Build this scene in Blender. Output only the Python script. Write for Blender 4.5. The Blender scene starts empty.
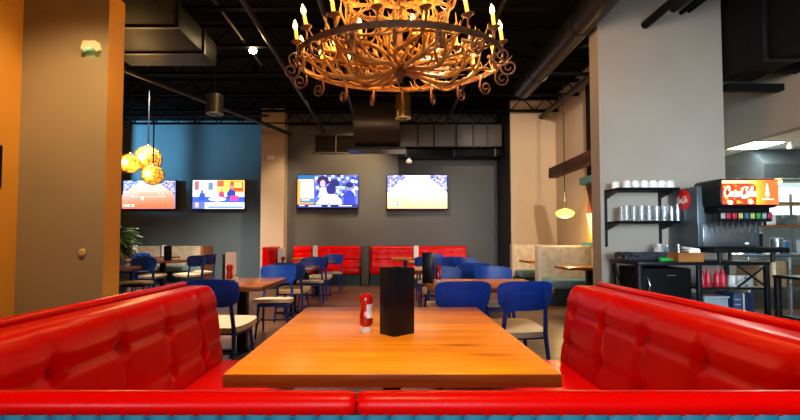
import bpy, bmesh, math, random
from mathutils import Vector, Matrix, Euler
R = math.radians
PI = math.pi
sc = bpy.context.scene
COL = sc.collection
rnd = random.Random(7)

# ------------------------------------------------------------------ camera
F, CH, VPX, HZ = 450.0, 1.21, 391.0, 240.0
PITCH = R(2.2)
cam_d = bpy.data.cameras.new('camera')
cam = bpy.data.objects.new('camera', cam_d)
COL.objects.link(cam)
cam.location = (0, 0, CH)
cam.rotation_euler = (PI / 2 + PITCH, 0, 0)
cam_d.sensor_width = 36
cam_d.lens = 36 * F / 800
cam_d.shift_x = (400 - VPX) / 800
cam_d.shift_y = ((HZ - 210) - F * math.tan(PITCH)) / 800
cam_d.clip_start = 0.05
sc.camera = cam


def at(px, py, Y):
    """pixel of the photograph + distance in front of the camera -> point"""
    sx = (px - VPX) / F
    sy = (210 - py + (HZ - 210) - F * math.tan(PITCH)) / F
    c, s = math.cos(PITCH), math.sin(PITCH)
    dy, dz = c - s * sy, s + c * sy
    k = Y / dy
    return Vector((sx * k, Y, CH + dz * k))


# ------------------------------------------------------------------ materials
def mat(name, col, rough=0.5, metal=0.0, var=0.0, scale=8.0, bump=0.0, bscale=60.0, emit=None, estr=0.0, coat=0.0,
        spec=None, trans=0.0, sheen=0.0, stretch=None):
    m = bpy.data.materials.new(name)
    m.use_nodes = True
    nt = m.node_tree
    b = nt.nodes['Principled BSDF']
    b.inputs['Base Color'].default_value = (*col, 1)
    b.inputs['Roughness'].default_value = rough
    b.inputs['Metallic'].default_value = metal
    b.inputs['Coat Weight'].default_value = coat
    b.inputs['Transmission Weight'].default_value = trans
    b.inputs['Sheen Weight'].default_value = sheen
    if spec is not None:
        b.inputs['Specular IOR Level'].default_value = spec
    if emit:
        b.inputs['Emission Color'].default_value = (*emit, 1)
        b.inputs['Emission Strength'].default_value = estr
    tc = nt.nodes.new('ShaderNodeTexCoord')
    src = tc.outputs['Object']
    if stretch:
        mp = nt.nodes.new('ShaderNodeMapping')
        mp.inputs['Scale'].default_value = stretch
        nt.links.new(src, mp.inputs['Vector'])
        src = mp.outputs['Vector']
    if var:
        n = nt.nodes.new('ShaderNodeTexNoise')
        n.inputs['Scale'].default_value = scale
        n.inputs['Detail'].default_value = 5
        nt.links.new(src, n.inputs['Vector'])
        r = nt.nodes.new('ShaderNodeValToRGB')
        r.color_ramp.elements[0].position = 0.3
        r.color_ramp.elements[1].position = 0.72
        r.color_ramp.elements[0].color = (*[max(0, c * (1 - var)) for c in col], 1)
        r.color_ramp.elements[1].color = (*[min(1, c * (1 + var)) for c in col], 1)
        nt.links.new(n.outputs['Fac'], r.inputs['Fac'])
        nt.links.new(r.outputs['Color'], b.inputs['Base Color'])
    if bump:
        n2 = nt.nodes.new('ShaderNodeTexNoise')
        n2.inputs['Scale'].default_value = bscale
        n2.inputs['Detail'].default_value = 4
        nt.links.new(src, n2.inputs['Vector'])
        bp = nt.nodes.new('ShaderNodeBump')
        bp.inputs['Strength'].default_value = bump
        bp.inputs['Distance'].default_value = 0.004
        nt.links.new(n2.outputs['Fac'], bp.inputs['Height'])
        nt.links.new(bp.outputs['Normal'], b.inputs['Normal'])
    return m


def wood(name, ca, cb, rough=0.28, plank=0.14, axis='X', coat=0.2, knots=True):
    """planked wood; the grain runs along `axis`"""
    m = bpy.data.materials.new(name)
    m.use_nodes = True
    nt = m.node_tree
    L = nt.links.new
    b = nt.nodes['Principled BSDF']
    b.inputs['Roughness'].default_value = rough
    b.inputs['Coat Weight'].default_value = coat
    b.inputs['Coat Roughness'].default_value = 0.18
    b.inputs['Specular IOR Level'].default_value = 0.3
    tc = nt.nodes.new('ShaderNodeTexCoord')
    mp = nt.nodes.new('ShaderNodeMapping')
    mp.inputs['Scale'].default_value = (1.2, 16, 16) if axis == 'X' else (16, 1.2, 16)
    L(tc.outputs['Object'], mp.inputs['Vector'])
    n = nt.nodes.new('ShaderNodeTexNoise')
    n.inputs['Scale'].default_value = 1.6
    n.inputs['Detail'].default_value = 8
    n.inputs['Distortion'].default_value = 1.1
    L(mp.outputs['Vector'], n.inputs['Vector'])
    r = nt.nodes.new('ShaderNodeValToRGB')
    r.color_ramp.elements[0].position = 0.28
    r.color_ramp.elements[1].position = 0.68
    r.color_ramp.elements[0].color = (*cb, 1)
    r.color_ramp.elements[1].color = (*ca, 1)
    L(n.outputs['Fac'], r.inputs['Fac'])
    # planks: random tint per strip
    sp = nt.nodes.new('ShaderNodeSeparateXYZ')
    L(tc.outputs['Object'], sp.inputs['Vector'])
    dv = nt.nodes.new('ShaderNodeMath'); dv.operation = 'DIVIDE'
    dv.inputs[1].default_value = plank
    L(sp.outputs['Y' if axis == 'X' else 'X'], dv.inputs[0])
    fl = nt.nodes.new('ShaderNodeMath'); fl.operation = 'FLOOR'
    L(dv.outputs[0], fl.inputs[0])
    wn = nt.nodes.new('ShaderNodeTexWhiteNoise'); wn.noise_dimensions = '1D'
    L(fl.outputs[0], wn.inputs['W'])
    mr = nt.nodes.new('ShaderNodeMapRange')
    mr.inputs['To Min'].default_value = 0.72
    mr.inputs['To Max'].default_value = 1.12
    L(wn.outputs['Value'], mr.inputs['Value'])
    mx = nt.nodes.new('ShaderNodeMix'); mx.data_type = 'RGBA'; mx.blend_type = 'MULTIPLY'
    mx.inputs['Factor'].default_value = 1
    L(r.outputs['Color'], mx.inputs['A'])
    L(mr.outputs['Result'], mx.inputs['B'])
    out = mx.outputs['Result']
    if knots:
        mp2 = nt.nodes.new('ShaderNodeMapping')
        mp2.inputs['Scale'].default_value = (1.6, 6.5, 2) if axis == 'X' else (6.5, 1.6, 2)
        mp2.inputs['Location'].default_value = (0.31, 0.4, 0)
        L(tc.outputs['Object'], mp2.inputs['Vector'])
        vo = nt.nodes.new('ShaderNodeTexVoronoi')
        vo.inputs['Scale'].default_value = 0.9
        L(mp2.outputs['Vector'], vo.inputs['Vector'])
        rk = nt.nodes.new('ShaderNodeValToRGB')
        rk.color_ramp.elements[0].position = 0.03
        rk.color_ramp.elements[1].position = 0.2
        rk.color_ramp.elements[0].color = (0.3, 0.17, 0.1, 1)
        rk.color_ramp.elements[1].color = (1, 1, 1, 1)
        L(vo.outputs['Distance'], rk.inputs['Fac'])
        mk = nt.nodes.new('ShaderNodeMix'); mk.data_type = 'RGBA'; mk.blend_type = 'MULTIPLY'
        mk.inputs['Factor'].default_value = 0.8
        L(out, mk.inputs['A']); L(rk.outputs['Color'], mk.inputs['B'])
        out = mk.outputs['Result']
    L(out, b.inputs['Base Color'])
    bp = nt.nodes.new('ShaderNodeBump')
    bp.inputs['Strength'].default_value = 0.12
    bp.inputs['Distance'].default_value = 0.002
    L(n.outputs['Fac'], bp.inputs['Height'])
    L(bp.outputs['Normal'], b.inputs['Normal'])
    return m


def screen_mat(name, strength):
    m = bpy.data.materials.new(name)
    m.use_nodes = True
    nt = m.node_tree
    b = nt.nodes['Principled BSDF']
    b.inputs['Base Color'].default_value = (0.01, 0.01, 0.01, 1)
    b.inputs['Roughness'].default_value = 0.25
    a = nt.nodes.new('ShaderNodeAttribute')
    a.attribute_name = 'picture'
    nt.links.new(a.outputs['Color'], b.inputs['Emission Color'])
    b.inputs['Emission Strength'].default_value = strength
    return m


M = {
    'red': mat('red_leather', (0.66, 0.0008, 0.0), 0.27, var=0.06, scale=3, bump=0.1, bscale=160, spec=0.14),
    'redbutton': mat('red_button', (0.45, 0.004, 0.003), 0.4),
    'teal': mat('teal_vinyl', (0.012, 0.16, 0.25), 0.45, var=0.1, bump=0.1, bscale=120),
    'base': mat('dark_teal_plinth', (0.012, 0.03, 0.04), 0.5, var=0.1),
    'table': wood('oak_table_wood', (0.95, 0.36, 0.012), (0.6, 0.17, 0.006), 0.3, 0.15, 'X', coat=0.06),
    'tabledge': wood('oak_edge_wood', (0.42, 0.13, 0.02), (0.24, 0.06, 0.01), 0.4, 0.3, 'X', knots=False),
    'table2': wood('walnut_table_wood', (0.46, 0.15, 0.035), (0.2, 0.05, 0.012), 0.22, 0.12, 'Y', knots=False),
    'blackmetal': mat('black_metal', (0.006, 0.007, 0.01), 0.4, 0.2, var=0.15, spec=0.3),
    'matte_black': mat('matte_black', (0.003, 0.003, 0.004), 0.6, var=0.2, spec=0.1),
    'ceiling': mat('black_ceiling_paint', (0.0025, 0.0025, 0.0028), 0.85, var=0.3, scale=2, spec=0.1),
    'joist': mat('black_steel_joist', (0.0012, 0.0012, 0.0014), 0.7, var=0.2, spec=0.06),
    'duct': mat('dark_duct_metal', (0.012, 0.009, 0.007), 0.5, 0.1, var=0.15, scale=1.5, spec=0.2),
    'rduct': mat('black_round_duct', (0.007, 0.007, 0.008), 0.4, 0.0, var=0.1, spec=0.3),
    'galv': mat('grey_duct_metal', (0.09, 0.08, 0.07), 0.5, 0.3, var=0.12, scale=1.2),
    'blue': mat('blue_painted_wood', (0.001, 0.05, 0.38), 0.38, var=0.2, scale=5, stretch=(1, 1, 7), bump=0.05),
    'bluelegs': mat('blue_painted_legs', (0.002, 0.04, 0.3), 0.4, var=0.1),
    'cream': mat('cream_seat_vinyl', (0.8, 0.66, 0.44), 0.45, var=0.06, bump=0.05, bscale=90),
    'taupe': mat('taupe_wall_paint', (0.33, 0.285, 0.235), 0.7, var=0.06, scale=1.2, bump=0.08, bscale=90),
    'gold': mat('lamplit_wall_tint', (0.60, 0.30, 0.05), 0.6, var=0.06, scale=1.2, bump=0.08, bscale=90),  # warm chandelier light put into the wall colour
    'grey': mat('charcoal_wall_paint', (0.098, 0.1, 0.102), 0.65, var=0.12, scale=0.9, bump=0.06, bscale=70),
    'bluewall': mat('slate_blue_wall_paint', (0.12, 0.17, 0.205), 0.65, var=0.15, scale=0.8, bump=0.06, bscale=70),
    'beige': mat('beige_wall_paint', (0.56, 0.44, 0.31), 0.7, var=0.05, scale=1.0, bump=0.06, bscale=70),
    'blackpaint': mat('black_wall_paint', (0.012, 0.012, 0.013), 0.6, var=0.2),
    'kitchenwall': mat('kitchen_tile_white', (0.62, 0.68, 0.66), 0.35, var=0.06, scale=3),
    'kitchenceil': mat('kitchen_ceiling_white', (0.75, 0.8, 0.78), 0.8, var=0.04),
    'steel': mat('brushed_steel', (0.30, 0.34, 0.37), 0.26, 0.9, var=0.12, scale=6, stretch=(1, 1, 12)),
    'tan': mat('tan_velour', (0.78, 0.66, 0.47), 0.75, var=0.2, scale=7, bump=0.2, bscale=40, sheen=0.3),
    'tanedge': mat('tan_booth_edge', (0.68, 0.58, 0.44), 0.6, var=0.05),
    'tealseat': mat('teal_velour', (0.17, 0.34, 0.39), 0.7, var=0.15, bump=0.15, bscale=50),
    'ketchup': mat('ketchup_red', (0.42, 0.005, 0.004), 0.15, var=0.1, scale=20, coat=0.5),
    'white': mat('white_plastic', (0.85, 0.85, 0.84), 0.35, var=0.03),
    'paper': mat('white_paper', (0.85, 0.83, 0.78), 0.6, var=0.06, scale=60),
    'china': mat('white_china', (0.85, 0.84, 0.82), 0.15, coat=0.5, var=0.02),
    'glass': mat('clear_glass', (0.93, 0.97, 0.98), 0.04, trans=0.9),
    'antler': mat('antler_bone', (0.46, 0.24, 0.055), 0.42, var=0.5, scale=7, bump=0.35, bscale=30),
    'rust': mat('rusty_iron', (0.2, 0.085, 0.04), 0.5, 0.3, var=0.4, scale=14, bump=0.2, bscale=50),
    'candle': mat('candle_wax', (0.85, 0.62, 0.16), 0.5, var=0.05, emit=(1.0, 0.55, 0.06), estr=0.7),
    'flame': mat('flame_bulb', (1, 0.8, 0.4), 0.3, emit=(1.0, 0.6, 0.16), estr=8),
    'globe': mat('gold_wire', (0.75, 0.4, 0.05), 0.35, 0.5, var=0.2, emit=(1.0, 0.5, 0.05), estr=0.25),
    'globebulb': mat('warm_bulb', (1, 0.8, 0.4), 0.3, emit=(1.0, 0.6, 0.14), estr=14),
    'globeskin': mat('amber_shell', (0.85, 0.48, 0.06), 0.5, var=0.15, emit=(1.0, 0.48, 0.04), estr=0.5),
    'amber': mat('amber_lamp_glass', (1, 0.7, 0.15), 0.25, emit=(1.0, 0.62, 0.08), estr=1.6, var=0.1),
    'lampglow': mat('spot_lamp_face', (1, 0.8, 0.5), 0.3, emit=(1.0, 0.72, 0.35), estr=90),
    'tube': mat('fluorescent_panel', (1, 1, 1), 0.4, emit=(0.85, 1.0, 0.97), estr=6),
    'led': mat('green_led', (0.1, 1, 0.3), 0.3, emit=(0.1, 1.0, 0.3), estr=3),
    'gunmetal': mat('gunmetal_can', (0.25, 0.25, 0.26), 0.3, 0.9, var=0.1),
    'brass': mat('brushed_brass', (0.45, 0.31, 0.1), 0.25, 0.9, var=0.15),
    'brown': wood('dark_brown_beam', (0.12, 0.03, 0.012), (0.05, 0.013, 0.006), 0.6, 0.3, 'Y', knots=False, coat=0.0),
    'tealwood': mat('teal_painted_wood', (0.05, 0.2, 0.22), 0.5, var=0.15),
    'yellow': mat('mustard_panel', (0.6, 0.33, 0.05), 0.5, var=0.1),
    'offwhite': mat('off_white_panel', (0.75, 0.7, 0.6), 0.5, var=0.05),
    'rustred': mat('rust_red_panel', (0.25, 0.06, 0.03), 0.5, var=0.1),
    'leaf': mat('green_leaf', (0.035, 0.12, 0.02), 0.45, var=0.4, scale=6),
    'bark': mat('plant_stem', (0.12, 0.07, 0.035), 0.7, var=0.3),
    'pot': mat('dark_pot', (0.05, 0.05, 0.055), 0.5, var=0.1),
    'blackplastic': mat('black_plastic', (0.004, 0.006, 0.009), 0.32, var=0.1, spec=0.2),
    'drum': mat('dull_drum_metal', (0.03, 0.028, 0.026), 0.38, 0.2, var=0.1),
    'sodagrey': mat('grey_enamel', (0.06, 0.08, 0.1), 0.3, 0.3, var=0.08),
    'cokered': mat('sign_red', (0.6, 0.01, 0.012), 0.35, var=0.05),
    'orangewood': wood('honey_wood_crate', (0.5, 0.2, 0.04), (0.3, 0.1, 0.02), 0.5, 0.1, 'X', knots=False),
    'cardboard': mat('cardboard', (0.36, 0.23, 0.12), 0.8, var=0.1),
    'navybox': mat('navy_carton', (0.02, 0.045, 0.13), 0.5, var=0.1),
    'bluegrey': mat('blue_grey_plastic', (0.25, 0.33, 0.4), 0.4, var=0.08),
    'greenpl': mat('green_plastic', (0.02, 0.35, 0.06), 0.35, var=0.1),
    'redpl': mat('red_plastic', (0.5, 0.01, 0.03), 0.3, var=0.1),
    'yellowpl': mat('yellow_green_plastic', (0.5, 0.5, 0.1), 0.3, var=0.1),
    'bluepl': mat('blue_plastic', (0.03, 0.16, 0.35), 0.3, var=0.1),
    'greypl': mat('grey_plastic', (0.35, 0.36, 0.38), 0.35, var=0.1),
    'foil': mat('plastic_film', (0.05, 0.055, 0.07), 0.12, 0.2, var=0.5, scale=30, bump=0.8, bscale=45),
    'screen': screen_mat('television_picture', 1.15),
    'panel': screen_mat('lit_panel_picture', 1.9),
    'sensor': mat('cream_plastic', (0.62, 0.5, 0.3), 0.4, var=0.04),
}


def floor_mat():
    m = bpy.data.materials.new('brown_plank_floor')
    m.use_nodes = True
    nt = m.node_tree
    L = nt.links.new
    b = nt.nodes['Principled BSDF']
    b.inputs['Roughness'].default_value = 0.33
    tc = nt.nodes.new('ShaderNodeTexCoord')
    mp = nt.nodes.new('ShaderNodeMapping')
    mp.inputs['Rotation'].default_value = (0, 0, 0)
    L(tc.outputs['Object'], mp.inputs['Vector'])
    br = nt.nodes.new('ShaderNodeTexBrick')
    br.inputs['Color1'].default_value = (0.25, 0.12, 0.055, 1)
    br.inputs['Color2'].default_value = (0.17, 0.075, 0.035, 1)
    br.inputs['Mortar'].default_value = (0.05, 0.025, 0.015, 1)
    br.inputs['Scale'].default_value = 1.0
    br.inputs['Mortar Size'].default_value = 0.006
    br.inputs['Brick Width'].default_value = 1.2
    br.inputs['Row Height'].default_value = 0.18
    L(mp.outputs['Vector'], br.inputs['Vector'])
    n = nt.nodes.new('ShaderNodeTexNoise')
    n.inputs['Scale'].default_value = 5
    n.inputs['Detail'].default_value = 6
    L(tc.outputs['Object'], n.inputs['Vector'])
    mx = nt.nodes.new('ShaderNodeMix'); mx.data_type = 'RGBA'; mx.blend_type = 'OVERLAY'
    mx.inputs['Factor'].default_value = 0.45
    L(br.outputs['Color'], mx.inputs['A']); L(n.outputs['Fac'], mx.inputs['B'])
    L(mx.outputs['Result'], b.inputs['Base Color'])
    return m


M['floor'] = floor_mat()


# ------------------------------------------------------------------ mesh helpers
def box(bm, c, s, rot=None, bev=0.0, seg=2, mi=0):
    r = bmesh.ops.create_cube(bm, size=1.0)
    vs = r['verts']
    bmesh.ops.scale(bm, vec=s, verts=vs)
    fs = {f for v in vs for f in v.link_faces}
    if bev:
        es = list({e for v in vs for e in v.link_edges})
        rb = bmesh.ops.bevel(bm, geom=es, offset=bev, segments=seg, affect='EDGES', profile=0.5)
        vs = list({v for f in rb['faces'] for v in f.verts} | {v for v in vs if v.is_valid})
        stack, seen = list(vs), set(vs)
        while stack:
            v = stack.pop()
            for e in v.link_edges:
                o = e.other_vert(v)
                if o not in seen:
                    seen.add(o); stack.append(o)
        vs = list(seen)
        fs = {f for v in vs for f in v.link_faces}
    for f in fs:
        f.material_index = mi
    if rot:
        bmesh.ops.rotate(bm, cent=(0, 0, 0), matrix=Euler(rot).to_matrix(), verts=vs)
    bmesh.ops.translate(bm, vec=c, verts=vs)
    return vs


def tube(bm, pts, rad, seg=8, mi=0, caps=True, flat=1.0):
    pts = [Vector(p) for p in pts]
    n = len(pts)
    rads = [rad] * n if not isinstance(rad, (list, tuple)) else rad
    rings = []
    up = None
    for i, p in enumerate(pts):
        d = (pts[min(i + 1, n - 1)] - pts[max(i - 1, 0)])
        if d.length < 1e-9:
            d = Vector((0, 0, 1))
        d.normalize()
        if up is None:
            up = Vector((0, 0, 1)) if abs(d.z) < 0.9 else Vector((1, 0, 0))
        a = d.cross(up)
        if a.length < 1e-6:
            a = d.orthogonal()
        a.normalize()
        b = a.cross(d).normalized()
        up = b
        rings.append([bm.verts.new(p + (a * math.cos(2 * PI * k / seg) * flat + b * math.sin(2 * PI * k / seg)) * rads[i])
                      for k in range(seg)])
    for i in range(n - 1):
        for k in range(seg):
            f = bm.faces.new((rings[i][k], rings[i][(k + 1) % seg], rings[i + 1][(k + 1) % seg], rings[i + 1][k]))
            f.material_index = mi
    if caps:
        bm.faces.new(list(reversed(rings[0]))).material_index = mi
        bm.faces.new(rings[-1]).material_index = mi


def lathe(bm, prof, seg=20, c=(0, 0, 0), mi=0, close=True):
    c = Vector(c)
    rings = []
    for r, z in prof:
        rings.append([bm.verts.new(c + Vector((max(r, 1e-4) * math.cos(2 * PI * k / seg), max(r, 1e-4) * math.sin(2 * PI * k / seg), z)))
                      for k in range(seg)])
    for i in range(len(rings) - 1):
        for k in range(seg):
            bm.faces.new((rings[i][k], rings[i][(k + 1) % seg], rings[i + 1][(k + 1) % seg], rings[i + 1][k])).material_index = mi
    if close:
        bm.faces.new(list(reversed(rings[0]))).material_index = mi
        bm.faces.new(rings[-1]).material_index = mi


def prism(bm, poly, a, b, axis='Y', mi=0):
    """extrude a 2-D polygon between a and b along an axis"""
    def P(u, v, w):
        return {'Y': (u, w, v), 'X': (w, u, v), 'Z': (u, v, w)}[axis]
    A = [bm.verts.new(P(u, v, a)) for u, v in poly]
    B = [bm.verts.new(P(u, v, b)) for u, v in poly]
    n = len(poly)
    bm.faces.new(A).material_index = mi
    bm.faces.new(list(reversed(B))).material_index = mi
    for i in range(n):
        bm.faces.new((A[i], B[i], B[(i + 1) % n], A[(i + 1) % n])).material_index = mi


def plate(bm, a, b, n, th, fn, rings=5, seg=40, mi=0):
    """a rounded (superellipse) plate of half sizes a, b; fn(u, w) -> point, normal offset along y"""
    def sgnpow(v, e):
        return math.copysign(abs(v) ** e, v)
    sides = []
    for s in (0, 1):
        cv = bm.verts.new(fn(0, 0, s * th))
        rr = []
        for i in range(1, rings + 1):
            k = i / rings
            rr.append([bm.verts.new(fn(a * k * sgnpow(math.cos(2 * PI * j / seg), 2 / n),
                                       b * k * sgnpow(math.sin(2 * PI * j / seg), 2 / n), s * th)) for j in range(seg)])
        for j in range(seg):
            bm.faces.new((cv, rr[0][j], rr[0][(j + 1) % seg]))
        for i in range(rings - 1):
            for j in range(seg):
                bm.faces.new((rr[i][j], rr[i + 1][j], rr[i + 1][(j + 1) % seg], rr[i][(j + 1) % seg]))
        sides.append(rr[-1])
    for j in range(seg):
        bm.faces.new((sides[0][j], sides[1][j], sides[1][(j + 1) % seg], sides[0][(j + 1) % seg]))


def obj(name, bm, m, parent=None, loc=(0, 0, 0), smooth=35, rz=0):
    bmesh.ops.recalc_face_normals(bm, faces=bm.faces)
    me = bpy.data.meshes.new(name)
    bm.to_mesh(me)
    bm.free()
    for mm in (m if isinstance(m, (list, tuple)) else [m]):
        me.materials.append(M[mm] if isinstance(mm, str) else mm)
    if smooth:
        for p in me.polygons:
            p.use_smooth = True
        me.set_sharp_from_angle(angle=R(smooth))
    o = bpy.data.objects.new(name, me)
    COL.objects.link(o)
    o.location = loc
    o.rotation_euler.z = rz
    if parent:
        o.parent = parent
    return o


def NB():
    return bmesh.new()


def tag(o, label, cat, group=None, kind=None):
    o['label'] = label
    o['category'] = cat
    if group:
        o['group'] = group
    if kind:
        o['kind'] = kind
    return o


def thing(name, label, cat, loc=(0, 0, 0), rz=0, group=None):
    o = bpy.data.objects.new(name, None)
    o.empty_display_size = 0.1
    COL.objects.link(o)
    o.location = loc
    o.rotation_euler.z = rz
    return tag(o, label, cat, group)


def struct(name, bm, m, label=None, smooth=30):
    o = obj(name, bm, m, smooth=smooth)
    o['kind'] = 'structure'
    if label:
        o['label'] = label
    return o


def dup(root, loc, rz, label, group=None):
    def cp(o, par):
        c = o.copy()
        COL.objects.link(c)
        if par:
            c.parent = par
        for ch in [x for x in bpy.data.objects if x.parent == o]:
            cp(ch, c)
        return c
    r = cp(root, None)
    r.location = loc
    r.rotation_euler.z = rz
    r['label'] = label
    if group:
        r['group'] = group
    return r


def sbox(name, lo, hi, m, label=None, bev=0):
    bm = NB()
    c = [(a + b) / 2 for a, b in zip(lo, hi)]
    s = [b - a for a, b in zip(lo, hi)]
    box(bm, c, s, bev=bev)
    return struct(name, bm, m, label)


# ------------------------------------------------------------------ the room
ZC = 4.9
sbox('floor', (-9.5, -4.2, -0.1), (9.3, 14.2, 0), 'floor', 'brown plank restaurant floor')
sbox('ceiling', (-9.5, -4.2, ZC), (9.3, 14.2, ZC + 0.1), 'ceiling', 'black open ceiling high above the dining room')
# left wall beside the booth, and the taupe pillar it ends in
sbox('wall_left', (-4.36, -4.2, 0), (-4.16, 5.0, ZC), 'gold', 'wall left of the booth, tinted as lit by warm lamps')  # wall colour carries the warm lamplight
bm = NB(); box(bm, (-3.675, 5.15, ZC / 2), (0.97, 0.3, ZC))
for f in bm.faces:
    if f.normal.y > -0.5:
        f.material_index = 1  # sides get the lamplit tint, the front stays taupe
o = struct('wall_left_pier', bm, ['taupe', 'gold'], 'broad taupe pier on the left, sides tinted as lamplit'); 
# far walls
sbox('wall_back', (-3.46, 12.8, 0), (3.05, 13.0, ZC), 'grey', 'charcoal grey far wall carrying two televisions')
sbox('wall_back_left', (-9.3, 13.8, 0), (-3.3, 14.0, ZC), 'bluewall', 'slate blue far wall on the left')
sbox('wall_back_pier', (-3.6, 12.4, 0), (-2.96, 13.8, ZC - 0.03), 'beige', 'narrow beige pier between the two far walls')
sbox('wall_back_right', (3.05, 11.4, 0), (4.2, 11.6, ZC), 'beige', 'beige end wall behind the velour booths')
sbox('wall_recess', (3.03, 11.42, 0), (3.06, 12.82, ZC), 'blackpaint', 'black return between grey and beige walls')
sbox('wall_nook_right', (4.2, 6.26, 0), (4.4, 11.6, ZC), 'beige', 'beige side wall of the velour booth nook')
# wall carrying the shelves
bm = NB(); box(bm, (3.64, 6.13, ZC / 2), (1.68, 0.26, ZC))
struct('wall_right_pier', bm, 'taupe', 'broad taupe pier carrying the cup shelves')
# far left side wall with windows (daylight)
bm = NB()
wy = [(6.2, 7.9), (8.4, 10.1), (10.6, 12.3)]
box(bm, (-9.4, 9.5, 0.45), (0.2, 9.4, 0.9)); box(bm, (-9.4, 9.5, 4.55), (0.2, 9.4, 0.7))
for a, b in [(4.8, 6.2), (7.9, 8.4), (10.1, 10.6), (12.3, 14.2)]:
    box(bm, (-9.4, (a + b) / 2, 2.55), (0.2, b - a, 3.3))
struct('wall_far_left', bm, 'bluewall', 'window wall of the left dining area')
for i, (a, b) in enumerate(wy):
    bm = NB()
    for z in (0.93, 2.9, 4.17):
        box(bm, (-9.4, (a + b) / 2, z), (0.08, b - a, 0.06))
    for y in (a + 0.03, (a + b) / 2, b - 0.03):
        box(bm, (-9.4, y, 2.55), (0.08, 0.06, 3.3))
    o = struct('window_%d' % (i + 1), bm, 'blackmetal', 'black framed window of the left dining area')
# wall from the left wall out to the window wall
sbox('wall_left_return', (-9.5, 4.8, 0), (-4.36, 5.0, ZC), 'taupe', 'wall closing the left dining area')
# front wall behind the camera, with shop windows
bm = NB()
box(bm, (0, -4.1, 0.35), (8.6, 0.2, 0.7)); box(bm, (0, -4.1, 4.2), (8.6, 0.2, 1.4))
for x in (-4.05, -1.4, 1.4, 4.3):
    box(bm, (x, -4.1, 2.1), (0.5, 0.2, 2.8))
struct('wall_front', bm, 'taupe', 'shop front wall behind the camera')
for i, (a, b) in enumerate([(-3.8, -1.65), (-1.15, 1.15), (1.65, 4.05)]):
    bm = NB()
    for z in (0.73, 2.5, 3.47):
        box(bm, ((a + b) / 2, -4.1, z), (b - a, 0.08, 0.06))
    for x in (a + 0.03, (a + b) / 2, b - 0.03):
        box(bm, (x, -4.1, 2.1), (0.06, 0.08, 2.8))
    struct('window_%d' % (i + 4), bm, 'blackmetal', 'black framed shop front window')
# right side: bulkhead over the kitchen pass, low wall below it
sbox('wall_right_bulkhead', (5.3, -4.2, 2.68), (5.45, 9.0, ZC), 'taupe', 'bulkhead wall over the kitchen opening')
sbox('wall_right', (5.3, -4.2, 0), (5.45, 4.2, 2.68), 'taupe', 'right wall before the kitchen opening')
sbox('wall_kitchen', (9.0, -0.2, 0), (9.2, 12.2, 2.85), 'kitchenwall', 'white kitchen side wall')
sbox('wall_kitchen_back', (4.4, 11.6, 0), (9.2, 11.8, 2.85), 'kitchenwall', 'white kitchen end wall')
sbox('wall_kitchen_front', (5.0, -0.2, 0), (9.2, 0.0, 2.85), 'kitchenwall', 'white kitchen near wall')
sbox('ceiling_kitchen', (5.45, -0.2, 2.78), (9.2, 11.8, 2.85), 'kitchenceil', 'white kitchen ceiling')
sbox('baseboard_back', (-2.95, 12.77, 0), (3.02, 12.8, 0.12), 'blackpaint')
sbox('baseboard_left', (-4.16, 1.2, 0), (-4.135, 4.99, 0.12), 'blackpaint')


# ------------------------------------------------------------------ tufted benches
def bench_back(bm, L, prof, rows, step, off, amp, end=0.035, ds=0.022):
    """sweep a padded profile along +Y; prof = list of (x, z, nx, nz, front) ; creases at rows (z) and every `step`"""
    ns = max(4, int(L / ds))
    cx = sum(p[0] for p in prof) / len(prof); cz = sum(p[1] for p in prof) / len(prof)
    rings = []
    ss = [0, end * 0.12, end * 0.4, end] + [end + (L - 2 * end) * i / ns for i in range(1, ns)] + [L - end, L - end * 0.4, L - end * 0.12, L]
    for s in ss:
        e = min(s, L - s)
        k = 0.0 if e >= end else (1 - math.sqrt(max(0, 1 - (1 - e / end) ** 2)))
        ring = []
        for x, z, nx, nz, fr in prof:
            d = 0
            if fr and amp:
                u = abs(((s - off) / step + 0.5) % 1 - 0.5) * 2          # 0 on a vertical crease
                zz = [abs(z - r) for r in rows]
                dv = min(zz)
                v = min(1, dv / 0.095)
                cu = 1 - (1 - u) ** 12
                cv = 1 - (1 - v) ** 9
                deep = max(0, 1 - math.hypot((1 - 1 if False else u) * step / 2, dv) / 0.055)
                d = amp * (0.45 + 0.55 * cu) * (0.4 + 0.6 * cv) - amp * 1.0 * deep ** 1.2
                d *= fr
            d -= k * end
            ring.append(bm.verts.new((x + nx * d, s, z + nz * d)))
        rings.append(ring)
    n = len(prof)
    for i in range(len(rings) - 1):
        for j in range(n - 1):
            bm.faces.new((rings[i][j], rings[i + 1][j], rings[i + 1][j + 1], rings[i][j + 1]))
        bm.faces.new((rings[i][n - 1], rings[i + 1][n - 1], rings[i + 1][0], rings[i][0]))
    bm.faces.new(rings[0]); bm.faces.new(list(reversed(rings[-1])))


def back_profile(z0, z1, lean, th, n=26, r=0.05):
    """front face at x=0 (bottom) leaning to x=-lean at the top, thickness th, seen from +X"""
    P = []
    for i in range(n + 1):
        t = i / n
        z = z0 + (z1 - r - z0) * t
        x = -lean * t
        fr = 1.0 if z < z1 - r - 0.03 else 0.75
        P.append((x, z, 1, 0, fr * min(1, (z - z0) / 0.05 + 0.2)))
    for i in range(1, 7):
        a = PI / 2 * i / 6
        P.append((-lean - r + r * math.cos(a), z1 - r + r * math.sin(a), math.cos(a), math.sin(a), 0.5 * (1 - i / 6)))
    xb = -lean - th
    P.append((xb + 0.02, z1, 0, 1, 0))
    P.append((xb, z1 - 0.02, -1, 0, 0))
    P.append((xb, z0, -1, 0, 0))
    return P


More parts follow.
